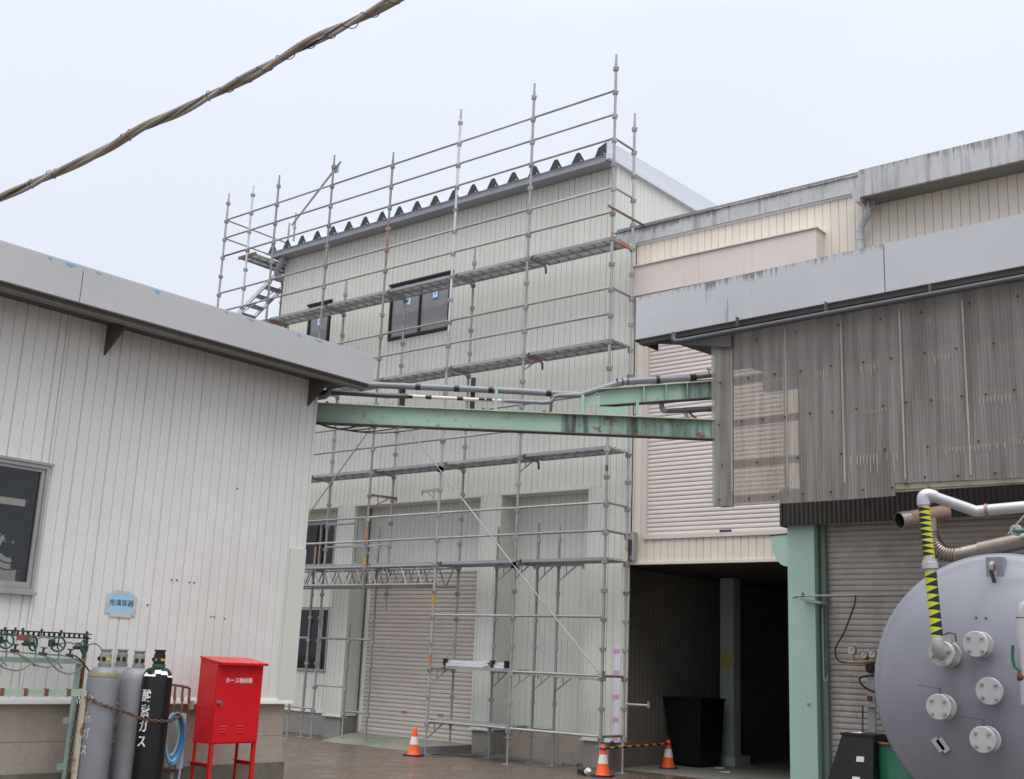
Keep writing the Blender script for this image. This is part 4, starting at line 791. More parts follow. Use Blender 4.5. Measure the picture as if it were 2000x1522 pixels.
# ------------------------------------------------------------------ overhead cable bundle close to the camera
cb = thing('cable_bundle', (5.5, -12.1, 3.7), 'thick twisted bundle of overhead cables crossing the sky at upper left', 'cable')
c0 = Vector((4.471, -12.305, 3.4895)); c1 = Vector((6.983, -11.732, 4.133)); cdv = (c1-c0).normalized()
ca = cdv.cross(Vector((0, 0, 1))).normalized(); cbv = ca.cross(cdv)
def cpt(t, k, nk, R_, tw, ph):
    sag = -0.018*(1-(2*t-1)**2) if 0 <= t <= 1 else 0.018*((2*t-1)**2-1)
    wob = 0.006*sin(t*17+1)+0.004*sin(t*31+2)
    a = ph+tw*t*2*pi+2*pi*k/nk + 0.6*sin(t*7+k)
    return c0+(c1-c0)*t+Vector((0, 0, sag+wob))+ca*(R_*cos(a))+cbv*(R_*sin(a))
for k, (R_, r_, mt) in enumerate(((0.012, 0.0155, m_cable_a), (0.0135, 0.011, m_cable_b), (0.0135, 0.0125, m_cable_a), (0.013, 0.006, m_cable_c), (0.016, 0.004, m_cable_b), (0.017, 0.0035, m_cable_c))):
    pts = [cpt(-0.35+1.7*i/170, k, 6 if k > 2 else 3, R_*(0.85+0.35*i/170), 2.6 if k < 3 else 3.4, 0.7*k) for i in range(171)]
    mb = MB(); mb.tube(pts, r_, 8); build(mb, 'strand', mt, cb)
t0 = 0.50
for t in (0.09, 0.155, 0.36, 0.565):
    pts = []
    for i in range(15):
        a = 2*pi*1.25*i/14; c = cpt(t+0.02*i/14-0.01, 0, 1, 0, 0, 0); rr = 0.024+0.005*sin(i*0.9+t*40)
        pts.append(c+ca*(rr*cos(a))+cbv*(rr*sin(a)))
    mb = MB(); mb.tube(pts, 0.0022, 5); build(mb, 'tie_wire', m_cable_c, cb)
pts = []
for i in range(220):
    t = 0.60+0.62*i/219; a = -2*pi*i/219*13; c = cpt(t, 0, 1, 0, 0, 0); rr = 0.0245+0.004*sin(i*0.37)+0.002*sin(i*0.11)
    pts.append(c+ca*(rr*cos(a))+cbv*(rr*sin(a)))
mb = MB(); mb.tube(pts, 0.0024, 5); build(mb, 'tie_wire', m_cable_c, cb, label='long dark wire wound loosely round the bundle')
# ------------------------------------------------------------------ scaffold
SC = thing('scaffold', (-4.5, 0.3, GZ), 'grey galvanised tube scaffold standing along the front of the factory', 'scaffold')
BAY, KN, RO = 1.829, 0.45, 0.0243
PX = [-BAY*i for i in range(7)]
SB = 0.61
cpm = MB(); cpm.cyl((0, 0, -0.022), (0, 0, 0.030), 0.036, n=8)     # wedge pocket: collar with four cups
for a in range(4):
    c, s_ = cos(a*pi/2), sin(a*pi/2)
    cpm.add([(c*0.03-s_*0.016, s_*0.03+c*0.016, 0.03), (c*0.058-s_*0.014, s_*0.058+c*0.014, 0.03), (c*0.058+s_*0.014, s_*0.058-c*0.014, 0.03), (c*0.03+s_*0.016, s_*0.03-c*0.016, 0.03),
             (c*0.03-s_*0.012, s_*0.03+c*0.012, -0.03), (c*0.048-s_*0.010, s_*0.048+c*0.010, -0.03), (c*0.048+s_*0.010, s_*0.048-c*0.010, -0.03), (c*0.03+s_*0.012, s_*0.03-c*0.012, -0.03)],
            [(0, 1, 2, 3), (7, 6, 5, 4), (0, 4, 5, 1), (1, 5, 6, 2), (2, 6, 7, 3), (3, 7, 4, 0)])
cpm = shared(cpm, 'coupler', m_galv)
NC = [0]; rest = MB()
def post(x, y, z0, z1, kmin=None, kmax=None, jack=False, spigot=True, pocket=True, name='post', bands=(), mat=None):
    mb = MB()
    zt = z1-0.16 if spigot else z1
    mb.cyl((x, y, z0), (x, y, zt), RO, n=12)
    if spigot: mb.cyl((x, y, zt), (x, y, z1), 0.019, n=10)
    o = build(mb, name, mat or m_galv, SC)
    if pocket:
        k0 = math.ceil((z0+0.03)/KN) if kmin is None else kmin
        k1 = math.floor((zt-0.02)/KN) if kmax is None else kmax
        for k in range(k0, k1+1):
            if NC[0] < 300: inst(cpm, 'coupler', o, (x, y, k*KN-0.03)); NC[0] += 1
            else: rest.cyl((x, y, k*KN-0.05), (x, y, k*KN), 0.04, n=8)
    for za, zb, mt in bands:
        mb = MB(); mb.cyl((x, y, za), (x, y, zb), RO+0.0015, n=12); build(mb, 'paint_band', mt, o)
    if jack:
        mb = MB(); mb.cyl((x, y, GZ+0.006), (x, y, z0+0.05), 0.016, n=10); mb.box(x-0.07, x+0.07, y-0.07, y+0.07, GZ, GZ+0.007)
        mb.cyl((x, y, z0-0.005), (x, y, z0+0.012), 0.03, n=8); mb.beam((x-0.075, y-0.03, z0+0.004), (x+0.075, y+0.03, z0+0.004), 0.014, 0.012); build(mb, 'jack_base', m_galv, o)
    return o
def rail(x0, y0, k0, x1, y1, k1, name='rail', mat=None, r=0.0214, dz=0.02):
    a = Vector((x0, y0, k0*KN+dz)); b = Vector((x1, y1, k1*KN+dz)); d = (b-a).normalized()
    mb = MB(); mb.cyl(a+d*0.045, b-d*0.045, r, n=10)
    for p, q in ((a+d*0.028, a+d*0.05), (b-d*0.028, b-d*0.05)): mb.beam(p-Vector((0, 0, 0.014)), q-Vector((0, 0, 0.004)), 0.02, 0.055)
    return build(mb, name, mat or m_galv_rail, SC)
def deck(x0, x1, k, y0=0.06, w=0.24, mat=None, n=2):
    # two hooked steel planks side by side, each a frame with an open grating
    z = k*KN+0.055
    for j in range(n):
        ya, yb = y0+j*(w+0.015), y0+j*(w+0.015)+w
        mb = MB(); a, b = min(x0, x1)+0.05, max(x0, x1)-0.05
        for y in (ya, yb-0.022): mb.box(a, b, y, y+0.022, z-0.05, z)
        for i in range(4): y = ya+0.03+(w-0.06)*(i+0.5)/4; mb.box(a, b, y-0.012, y+0.012, z-0.008, z-0.002)
        m_ = 7
        for i in range(m_+1): x = a+(b-a)*i/m_; mb.box(x-0.012, x+0.012, ya+0.022, yb-0.022, z-0.03, z-0.009)
        for x in (a, b-0.03): mb.box(x, x+0.03, ya, yb, z-0.045, z-0.001)
        for x, sx in ((a, -1), (b, 1)):
            for y in (ya+0.05, yb-0.05): mb.box(x, x+sx*0.05, y-0.012, y+0.012, z-0.02, z+0.004)
        build(mb, 'deck_plank', mat or m_galv_deck, SC)
def bracket(x, y, k, L_=0.5, d=(0, 1), mat=None, brace=True, band=None):
    z = k*KN; dx, dy = d
    mb = MB(); a = Vector((x, y, z)); e_ = a+Vector((dx*L_, dy*L_, 0))
    mb.beam(a+Vector((dx*0.03, dy*0.03, 0)), e_, 0.04, 0.045)
    mb.beam(e_-Vector((0, 0, 0.07)), e_+Vector((0, 0, 0.03)), 0.025, 0.025)
    if brace:
        mb.beam(a+Vector((dx*0.025, dy*0.025, -0.26)), a+Vector((dx*L_*0.72, dy*L_*0.72, -0.015)), 0.018, 0.018)
        mb.beam(a+Vector((dx*L_*0.32, dy*L_*0.32, -0.15)), a+Vector((dx*L_*0.32, dy*L_*0.32, -0.01)), 0.014, 0.014)
    o = build(mb, 'bracket', mat or m_galv, SC)
    if band: mb = MB(); mb.beam(a+Vector((dx*0.12, dy*0.12, 0)), a+Vector((dx*0.36, dy*0.36, 0)), 0.043, 0.048); build(mb, 'paint_band', band, o)
    return o
# front row
tops = [11.51, 11.51, 11.52, 11.09, 11.50, 11.49, 11.49]
bands = {0: [(8.20, 8.05, m_orange_band), (4.12, 4.22, m_rust)], 3: [(3.18, 3.45, m_orange_band), (8.65, 9.62, m_rust_tube), (6.9, 7.3, m_rust_tube), (2.72, 2.87, m_yellow_band)], 2: [(7.0, 11.3, m_galv_new), (2.0, 2.2, m_yellow_band), (0.95, 1.15, m_orange_band)]}
for i, x in enumerate(PX):
    lo = -0.13 if i < 3 else (2.3 if i == 3 else -0.13)
    post(x, 0, lo, tops[i], jack=(lo < 0), bands=bands.get(i, ()), mat=None)
post(-10.06, 0, 1.0, 11.47, mat=m_galv_new)
# back row
post(0, SB, -0.13, 10.63, jack=True, bands=[(2.75, 2.95, m_post_cream)])
post(PX[2], SB, -0.13, 8.84, jack=True); post(PX[3], SB, 1.9, 8.42, bands=[(2.62, 2.82, m_rust_tube)])
post(PX[4], SB, -0.15, 8.84, jack=True, bands=[(1.75, 1.62, m_orange_band)])
post(PX[5], SB, 2.0, 7.9); post(PX[6], SB, 4.0, 7.9)
# short posts in front of the bays
post(-2.745, SB, -0.13, 3.40, jack=True); post(PX[1], SB, -0.13, 3.44, jack=True); post(-1.375, SB, -0.17, 3.36, jack=True)
post(-7.62, SB, -0.15, 3.20, jack=True, bands=[(2.95, 3.2, m_orange_band), (-0.14, -0.02, m_orange_band)]); post(-6.44, SB, -0.10, 1.66, jack=True, bands=[(-0.1, 0.03, m_orange_band)])
post(-6.44, SB, 2.86, 3.95); post(-5.78, SB, -0.06, 3.52, jack=True)
# guard rails and standards along the front, bay by bay
front = {24: 6, 23: 6, 22: 6, 20: 6, 19: 6, 16: 4, 15: 4, 12: 4, 11: 4, 8: 4, 7: 4, 4: 2, 0: 2}
for k, n in front.items():
    for i in range(n): rail(PX[i], 0, k, PX[i+1], 0, k)
rail(PX[4], 0, 16, PX[5], 0, 16); rail(PX[0], 0, 2, PX[1], 0, 2)
# end frames at the right-hand end
for k in (22, 20, 16, 14, 10, 8, 7, 6, 2, 0): rail(0, 0, k, 0, SB, k)
mb = MB(); mb.cyl((0.02, -0.16, 8.62), (0.02, 1.5, 8.62), RO, n=10); build(mb, 'loose_tube', m_rust_tube, SC)
mb = MB(); mb.beam((-0.0, 0.06, 8.085), (-0.0, 0.58, 8.085), 0.045, 0.055); o = build(mb, 'transom', m_galv, SC); mb = MB(); mb.beam((0, 0.2, 8.085), (0, 0.5, 8.085), 0.049, 0.059); build(mb, 'paint_band', m_orange_band, o)
# decks and the arms that carry them
for k, n in ((18, 6), (14, 5), (10, 5), (6, 5)):
    for i in range(n): deck(PX[i], PX[i+1], k)
    for i in range(1, n+1):
        bracket(PX[i], 0, k, 0.62 if i != 1 else 0.52, brace=(i == 1 and k != 18), band=(m_orange_band if (k, i) in ((18, 5), (14, 1)) else None))
for k in (18, 14, 10): mb = MB(); mb.cyl((PX[1], 0.54, k*KN-0.02), (PX[1], 0.54, k*KN-0.14), 0.017, n=8); build(mb, 'arm_end_peg', m_rubber, SC)
mb = MB(); mb.cyl((PX[5], 0.54, 18*KN-0.02), (PX[5], 0.54, 18*KN-0.14), 0.017, n=8); build(mb, 'arm_end_peg', m_rubber, SC)
deck(PX[1], PX[2], 2, y0=0.30, w=0.24, n=1)
mb = MB(); mb.beam((PX[1]+0.02, 0.33, 0.9), (PX[0]-0.3, 0.42, 0.86), 0.24, 0.035); build(mb, 'deck_plank', m_galv_rail, SC)
bracket(-2.745, SB, 2, 0.45, (1, 0)); bracket(PX[1], 0, 2, 0.45, (0.8, 0.6)); bracket(PX[1], SB, 2, 0.5, (1, 0), band=None); bracket(-1.375, SB, 2, 0.52, (1, 0))
bracket(-2.745, SB, 6, 0.5, (1, 0)); bracket(PX[1], SB, 6, 0.48, (1, 0)); bracket(-1.375, SB, 6, 0.52, (1, 0)); rail(-2.745, SB, 6, PX[2], SB, 6); rail(-2.745, SB, 6, -1.0, SB+0.02, 6)
bracket(PX[3], 0, 9, 0.6, (0.25, 0.95), mat=m_rust_tube); bracket(PX[2], 0, 9, 0.52, (-1, 0.15))
bracket(-5.78, SB, 7, 0.5, (-1, -0.4)); rail(-6.44, SB, 8, PX[4], SB, 8); rail(-6.44, SB, 7, PX[4], SB, 7); rail(PX[3], SB, 7, -6.44, SB, 7); rail(-6.44, SB, 3, PX[4], SB, 3); rail(-6.44, SB, 1, PX[4], SB, 1)
rail(-5.78, SB, 3, -6.44, SB, 3); rail(-5.78, SB, 0, -6.44, SB, 0); rail(-1.375, SB, 0, PX[1], SB, 0); rail(-7.62, SB, 3, -8.8, SB, 3); rail(PX[4], SB, 0, -8.8, SB, 0)
# long braces
def brace(x0, k0, x1, k1, mat=None, y=-0.045):
    a = Vector((x0, y, k0*KN)); b = Vector((x1, y, k1*KN)); mb = MB(); mb.cyl(a, b, 0.0150, n=8)
    for p in (a, b): mb.box(p.x-0.035, p.x+0.035, y-0.012, 0.03, p.z-0.05, p.z+0.05)
    build(mb, 'brace', mat or m_galv_rail, SC)
brace(PX[3], 13.8, PX[2], 9.8); brace(PX[2], 9.8, PX[1], 5.9); brace(PX[1], 5.9, PX[0], 2.1)
brace(PX[3], 12.0, PX[4], 8.0, m_galv)
# lattice girders over the shutter bay
for y in (0.03, SB+0.02):
    x0, x1 = PX[2], PX[4]-0.9; zt, zb = 6*KN-0.01, 6*KN-0.345
    mb = MB(); mb.cyl((x0, y, zt), (x1, y, zt), RO, n=10); g = build(mb, 'girder_chord', m_galv, SC)
    mb = MB(); mb.cyl((x0, y, zb), (x1, y, zb), RO, n=10); build(mb, 'girder_chord', m_galv, SC)
    n = 11; 
    for i in range(n):
        xa = x0-0.12-(abs(x1-x0)-0.2)*i/n; xb = x0-0.12-(abs(x1-x0)-0.2)*(i+1)/n; xm = (xa+xb)/2
        mb = MB(); mb.cyl((xa-0.02, y, zt), (xm+0.015, y, zb), 0.013, n=8); build(mb, 'girder_web', m_galv, g)
        mb = MB(); mb.cyl((xm-0.015, y, zb), (xb+0.02, y, zt), 0.013, n=8); build(mb, 'girder_web', m_galv, g)
# small lower platform by the shutter
deck(PX[1], PX[2], 0, y0=0.05, w=0.24, n=2); bracket(PX[2], 0, 0, 0.6); bracket(PX[1], 0, 0, 0.5); rail(PX[2], 0, 2, PX[2], SB, 2)
bracket(PX[2], 0, 2, 0.6)
# return frame and stair at the left-hand end
post(-10.974, 1.829, 6.5, 11.35); post(-10.16, 1.15, 7.0, 9.65)
for k in (24, 23, 16): rail(PX[6], 0, k, PX[6], 1.829, k)
rail(PX[6], 0, 22, -10.06, 0, 22)
z = 21.7*KN+0.055
for j in range(2):
    mb = MB(); xa = -10.42+j*0.27
    for x in (xa, xa+0.22): mb.box(x, x+0.022, 0.1, 1.75, z-0.05, z)
    for i in range(4): x = xa+0.04+0.05*i; mb.box(x-0.01, x+0.012, 0.1, 1.75, z-0.008, z-0.002)
    for i in range(8): y = 0.1+1.6*i/7; mb.box(xa+0.022, xa+0.22, y, y+0.024, z-0.03, z-0.009)
    build(mb, 'deck_plank', m_galv_deck, SC)
mb = MB(); mb.beam((-10.46, 0.08, z-0.02), (-9.85, 0.08, z-0.02), 0.05, 0.06); build(mb, 'transom', m_rust_tube, SC)
mb = MB(); mb.cyl((-10.95, 0.05, 8.2), (-10.55, 1.7, 9.75), 0.014, n=8); build(mb, 'brace', m_galv, SC)
s0_, s1_ = Vector((-11.75, 0.80, 8.55)), Vector((-9.95, 0.80, 9.55))
for off in (0, 0.45):
    mb = MB(); o_ = Vector((0, off, 0)); mb.beam(s0_+o_, s1_+o_, 0.03, 0.10); build(mb, 'stair_string', m_alu_new, SC)
for i in range(6):
    c = s0_.lerp(s1_, (i+0.5)/6); mb = MB(); mb.add([c+Vector((x, yy, zz)) for zz in (-0.002, 0.035) for x, yy in ((-0.11, 0.0), (0.11, 0.0), (0.11, 0.45), (-0.11, 0.45))], [(0, 3, 2, 1), (4, 5, 6, 7), (0, 1, 5, 4), (1, 2, 6, 5), (2, 3, 7, 6), (3, 0, 4, 7)])
    build(mb, 'stair_tread', m_galv_deck, SC)
# sloping tube and roof anchors
mb = MB(); a = Vector((-7.323, 0.05, 11.20)); b = Vector((-9.92, 1.15, 10.93)); d_ = (a-b).normalized(); mb.cyl(a+d_*0.36, b-d_*0.2, RO, n=10); build(mb, 'loose_tube', m_galv, SC)
mb = MB(); mb.box(a.x-0.05, a.x+0.06, a.y-0.05, a.y+0.05, a.z-0.07, a.z+0.07); build(mb, 'tube_clamp', m_galv, SC)
post(-9.90, 1.15, 10.2, 11.15)
post(0.0+0.62, SB+0.25, 0.36, 0.40, pocket=False, spigot=False) if False else None
mb = MB(); mb.cyl((0.05, SB, 0.50), (0.42, SB+0.1, 0.50), 0.0214, n=10); mb.cyl((0.40, SB+0.095, 0.46), (0.40, SB+0.095, 0.56), 0.022, n=8); build(mb, 'wall_tie', m_galv_rail, SC)
if rest.v: build(rest, 'coupler', m_galv, SC, kind='stuff')
# ------------------------------------------------------------------ gas cylinders by the left wall
CG = 'gas cylinders chained beside the left wall'
def cylinder(x, y, mat, label, capmat, letter=None, lmat=None, cap_r=0.046, face=(1, -0.55), topz=1.05, ring=None):
    t = thing('gas_cylinder', (x, y, GZ), label, 'gas cylinder', CG)
    h = topz-GZ; sh = h-0.24; r = 0.116
    prof = [(r*0.9, 0.0), (r, 0.03), (r, sh)]
    for i in range(1, 9): a = i/8*pi/2; prof.append((0.047+(r-0.047)*cos(a)**0.9, sh+0.105*sin(a)))
    mb = MB(); mb.lathe(prof, (x, y, GZ), n=32); build(mb, 'body', mat, t)
    mb = MB(); mb.lathe([(0.047, sh+0.10), (0.050, sh+0.115), (0.050, sh+0.13)], (x, y, GZ), n=20); build(mb, 'neck_ring', mat if ring is None else ring, t)
    mb = MB(); mb.lathe([(0.044, sh+0.13), (0.044, h-0.035), (0.038, h-0.03), (0.038, h-0.012), (0.046, h-0.010), (0.046, h)], (x, y, GZ), n=18); vg = build(mb, 'valve_guard', capmat, t)
    f = Vector((face[0], face[1], 0)).normalized(); sd_ = f.cross(Vector((0, 0, 1)))
    mb = MB()
    for s_ in (-1, 1):
        c = Vector((x, y, GZ+h-0.075))+f*0.034+sd_*(0.022*s_); mb.cyl(c, c+f*0.012, 0.017, n=10)
    build(mb, 'guard_opening', m_rubber, vg)
    mb = MB(); mb.lathe([(0.0455, h-0.085), (0.0455, h-0.067)], (x, y, GZ), n=18, cap0=False, cap1=False); build(mb, 'tag', m_yellow_label, vg)
    if letter:
        for i, ch in enumerate(letter[1]):
            c = Vector((x, y, letter[0]-i*letter[2]))
            me = text_mesh(ch, letter[3], bold=0.014); off = WL[t]
            for v in me.vertices:                      # the print wraps round the shell
                a = v.co.x*0.85/(r+0.001); rr = r+0.0012+v.co.z
                p = f*(rr*cos(a))+(-sd_)*(rr*sin(a))*1.0
                v.co = Vector((x+p.x, y+p.y, c.z+v.co.y))-off
            me.materials.clear(); me.materials.append(lmat); o = bpy.data.objects.new('lettering', me); COL.objects.link(o); o.parent = t; WL[o] = Vector(off)
    return t
def fdir(x, y, turn):
    a = math.atan2(-15.1-y, 10.64-x)+turn; return (cos(a), sin(a))
x, y = 2.38, -10.02
c1_ = cylinder(x, y, m_cyl_grey, 'grey gas cylinder nearest the pipe rack with a flaking yellow ring at its shoulder', m_cyl_light, (0.655, '窒素ガス', 0.118, 0.088), m_worn_print, face=fdir(x, y, -0.75))
mb = MB(); mb.lathe([(0.117, 0.845-GZ), (0.1175, 0.865-GZ)], (x, y, GZ), n=28, cap0=False, cap1=False); build(mb, 'flaking_ring', M('flaking_yellow_ring', (0.42, 0.32, 0.10), 0.7, splotch=0.95, pcol=(0.22, 0.225, 0.24), ps=28), c1_)
x, y = 2.085, -9.69
cylinder(x, y, m_cyl_grey, 'grey gas cylinder standing behind, half hidden between two others', m_cyl_grey, (0.60, '窒素ガス', 0.118, 0.085), m_worn_print, face=fdir(x, y, -0.1), topz=1.05)
x, y = 2.33, -9.69
cylinder(x, y, m_cyl_light, 'pale grey gas cylinder without writing next to the black one', m_cyl_light, face=fdir(x, y, 0.1), topz=1.045)
x, y = 2.57, -9.665
k4 = cylinder(x, y, m_cyl_black, 'black gas cylinder with four white characters written down its side', m_cyl_black, (0.705, '酸素ガス', 0.112, 0.100), m_white_print, face=fdir(x, y, -0.62), topz=1.06, ring=m_cyl_green)
f = Vector((*fdir(x, y, 0), 0)); sd_ = f.cross(Vector((0, 0, 1)))
for a, z, w in ((-0.55, 0.872, 0.05), (0.45, 0.885, 0.03), (0.0, 0.893, 0.025), (0.95, 0.868, 0.03)):
    d_ = (f*cos(a)-sd_*sin(a)); c = Vector((x, y, z))+d_*0.102; tdir = d_.cross(Vector((0, 0, 1))); un = (Vector((0, 0, 1))*0.75-d_*0.66).normalized()
    mb = MB(); mb.prism([c-tdir*w-un*0.018, c+tdir*w-un*0.018, c+tdir*w*0.9+un*0.018, c-tdir*w*0.9+un*0.018], d_*0.004); build(mb, 'label_paper', m_white_print, k4)
# chain round the cylinders
def chain(pts, link=0.034, r=0.0042, name='chain_link', parent=None, mat=None):
    me = MB(); me.tube([(0.010*cos(a)*1.0, 0.017*sin(a), 0) for a in [2*pi*i/10 for i in range(10)]], r, 5, True); me = shared(me, name, mat or m_rust)
    P = [Vector(p) for p in pts]; acc = 0; i = 0; flip = 0
    tot = sum((b-a).length for a, b in zip(P[:-1], P[1:])); n = int(tot/(link*0.8))
    for k in range(n):
        s_ = tot*(k+0.5)/n; a = 0
        for p, q in zip(P[:-1], P[1:]):
            l = (q-p).length
            if a+l >= s_: c = p.lerp(q, (s_-a)/l); d_ = (q-p).normalized(); break
            a += l
        e = d_.to_track_quat('Y', 'Z').to_euler() if k % 2 else (d_.to_track_quat('Y', 'Z').to_matrix() @ Matrix.Rotation(pi/2, 3, 'Y')).to_euler()
        inst(me, name, parent, c, e)
ch = thing('rusty_chain', (2.5, -9.8, 0.5), 'rusty chain slung across the front of the gas cylinders', 'chain')
chain([(2.30, -10.13, 0.72), (2.40, -10.155, 0.69), (2.50, -10.09, 0.645), (2.505, -9.93, 0.60), (2.47, -9.80, 0.565), (2.58, -9.80, 0.545), (2.69, -9.73, 0.53), (2.70, -9.63, 0.525), (2.55, -9.50, 0.52), (2.2, -9.15, 0.53)], parent=ch)
# ------------------------------------------------------------------ pipe rack with hand wheels
rk = thing('gas_manifold_rack', (2.2, -10.4, GZ), 'rusting mint green angle rack carrying hand wheels and hoses by the left wall', 'pipe rack')
mb = MB(); mb.box(2.33, 2.36, -11.6, -10.14, 0.70, 0.742); mb.box(2.33, 2.365, -11.6, -10.14, 0.695, 0.700); build(mb, 'lower_rail', m_rack, rk)
mb = MB(); mb.box(2.15, 2.19, -11.6, -10.09, 0.925, 0.965); build(mb, 'middle_rail', m_rack_ok, rk)
mb = MB(); mb.prism([(2.15, -10.118, GZ), (2.15, -10.090, GZ), (2.15, -10.090, 0.95), (2.15, -10.118, 0.95)], (0.02, 0, 0)); mb.box(2.13, 2.15, -10.118, -10.113, GZ, 0.95); build(mb, 'upright', m_rack_ok, rk)
for z in (0.16, 0.50): mb = MB(); mb.box(2.10, 2.15, -10.15, -10.08, z-0.022, z+0.022); build(mb, 'wall_cleat', m_rack_ok, rk)
mb = MB(); mb.box(2.361, 2.391, -10.178, -10.146, GZ, 0.735); build(mb, 'upright', m_rust_post, rk, label='orange rusted upright beside the first cylinder')
mb = MB(); mb.box(2.13, 2.15, -10.075, -10.045, 0.74, 1.14); build(mb, 'upright', m_rust, rk, label='thin rusty upright carrying the dark top channel')
mb = MB(); mb.box(2.12, 2.16, -11.6, -10.03, 1.150, 1.160); mb.box(2.12, 2.16, -11.6, -10.03, 1.118, 1.128)
y = -11.6
while y < -10.06: mb.box(2.135, 2.145, y, y+0.014, 1.128, 1.150); y += 0.042
build(mb, 'top_channel', m_dark_channel, rk)
for y in (-10.74, -10.66, -10.60, -10.45, -10.29, -10.07): mb = MB(); mb.cyl((2.16, y, 1.13), (2.16, y, 1.18), 0.006, n=6); mb.cyl((2.16, y, 1.163), (2.16, y, 1.172), 0.011, n=6); build(mb, 'stud', m_dark_channel, rk)
for y in (-10.28, -10.46, -10.62, -10.80): mb = MB(); mb.box(2.328, 2.367, y-0.014, y+0.014, 0.692, 0.747); build(mb, 'rail_clip', m_rust, rk)
mb = MB(); mb.box(2.195, 2.205, -10.66, -10.545, 1.085, 1.130); pq = build(mb, 'name_plate', m_rust_red, rk)
mb = MB(); mb.tube([(2.2, -10.63, 1.135), (2.2, -10.615, 1.155), (2.2, -10.59, 1.150), (2.2, -10.575, 1.135)], 0.004, 5); build(mb, 'plate_wire', m_wheel, pq)
# hand wheels: rim, spokes, hub
def handwheel(c, ax, R_=0.052):
    c = Vector(c); ax = Vector(ax).normalized(); a = ax.cross(Vector((0, 0, 1))).normalized(); b = ax.cross(a)
    mb = MB(); mb.ring(c, ax, R_, 0.0075, 24, 8); w = build(mb, 'hand_wheel', m_wheel, rk)
    for k in range(3): t = 2*pi*k/3+0.5; mb = MB(); mb.beam(c+(a*cos(t)+b*sin(t))*0.008, c+(a*cos(t)+b*sin(t))*(R_-0.002), 0.010, 0.007, ax); build(mb, 'spoke', m_wheel, w)
    mb = MB(); mb.cyl(c-ax*0.02, c+ax*0.014, 0.011, n=10); mb.cyl(c-ax*0.09, c-ax*0.02, 0.012, n=8); mb.box(c.x-ax.x*0.1-0.02, c.x-ax.x*0.1+0.02, c.y-0.018, c.y+0.018, c.z-0.022, c.z+0.03); build(mb, 'stem', m_valve_dark, w)
handwheel((2.27, -10.775, 1.078), (1, -0.25, 0.05)); handwheel((2.27, -10.565, 1.068), (1, 0.55, 0.1)); handwheel((2.27, -10.365, 1.070), (1, -0.35, 0.0)); handwheel((2.27, -10.145, 1.058), (1, 0.6, 0.1))
for y, z in ((-10.68, 1.02), (-10.455, 1.005), (-10.235, 1.000)):
    mb = MB(); mb.cyl((2.23, y-0.03, z-0.008), (2.23, y+0.03, z-0.012), 0.012, n=8); mb.cyl((2.23, y, z-0.01), (2.235, y, z+0.03), 0.009, n=8); vv = build(mb, 'needle_valve', m_valve_dark, rk)
    mb = MB(); mb.cyl((2.235, y-0.026, z+0.036), (2.235, y+0.026, z+0.034), 0.005, n=6); mb.cyl((2.235, y, z+0.028), (2.235, y, z+0.038), 0.016, n=10); build(mb, 'valve_handle', m_wheel, vv)
def loop(pts, r=0.0065, mat=m_hose, name='hose'):
    # smooth curve through the points
    P = [Vector(p) for p in pts]; out = []
    for i in range(len(P)-1):
        p0, p1, p2, p3 = P[max(i-1, 0)], P[i], P[i+1], P[min(i+2, len(P)-1)]
        for k in range(6):
            t = k/6; out.append(0.5*((2*p1)+(p2-p0)*t+(2*p0-5*p1+4*p2-p3)*t*t+(3*p1-p0-3*p2+p3)*t**3))
    out.append(P[-1]); mb = MB(); mb.tube(out, r, 7); return mb
for (ya, za), (yb, zb), dip, bulge in (((-10.565, 1.06), (-10.68, 1.01), 0.87, 0.055), ((-10.365, 1.06), (-10.455, 1.0), 0.90, 0.035), ((-10.145, 1.05), (-10.235, 0.995), 0.855, 0.045), ((-10.775, 1.06), (-10.90, 1.01), 0.90, 0.03)):
    build(loop([(2.24, ya, za+0.02), (2.25, ya+bulge*0.8, za-0.06), (2.255, ya+bulge*0.2, za-0.14), (2.25, (ya+yb)/2-0.03, dip), (2.245, yb-0.10, dip+0.03), (2.24, yb-0.20, za-0.07)]), 'hose', m_hose, rk)
    build(loop([(2.22, yb-0.19, za-0.06), (2.235, yb-0.05, zb-0.01), (2.235, yb+0.09, zb-0.045), (2.24, yb+0.17, zb-0.11)], 0.005), 'hose', m_hose, rk)
build(loop([(2.22, -10.53, 1.09), (2.2, -10.47, 1.115), (2.2, -10.42, 1.115), (2.22, -10.38, 1.10)]), 'hose', m_hose, rk)
build(loop([(2.22, -10.33, 1.07), (2.2, -10.25, 1.085), (2.2, -10.2, 1.08), (2.22, -10.15, 1.06)]), 'hose', m_hose, rk)
build(loop([(2.25, -10.11, 1.07), (2.27, -10.07, 1.085), (2.31, -10.05, 1.075), (2.345, -10.035, 1.04)]), 'hose', m_hose, rk)
build(loop([(2.26, -10.21, 0.99), (2.26, -10.15, 0.955), (2.27, -10.11, 0.91), (2.30, -10.09, 0.875), (2.33, -10.085, 0.885)]), 'hose', m_dark_channel, rk)
ch2 = thing('thin_chain', (2.17, -10.09, 0.3), 'thin chain hanging down the mint green upright of the rack', 'chain')
chain([(2.185, -10.085, 0.69), (2.182, -10.095, 0.4), (2.18, -10.10, 0.0), (2.18, -10.1, -0.4)], 0.036, 0.003, parent=ch2, mat=m_valve_dark)
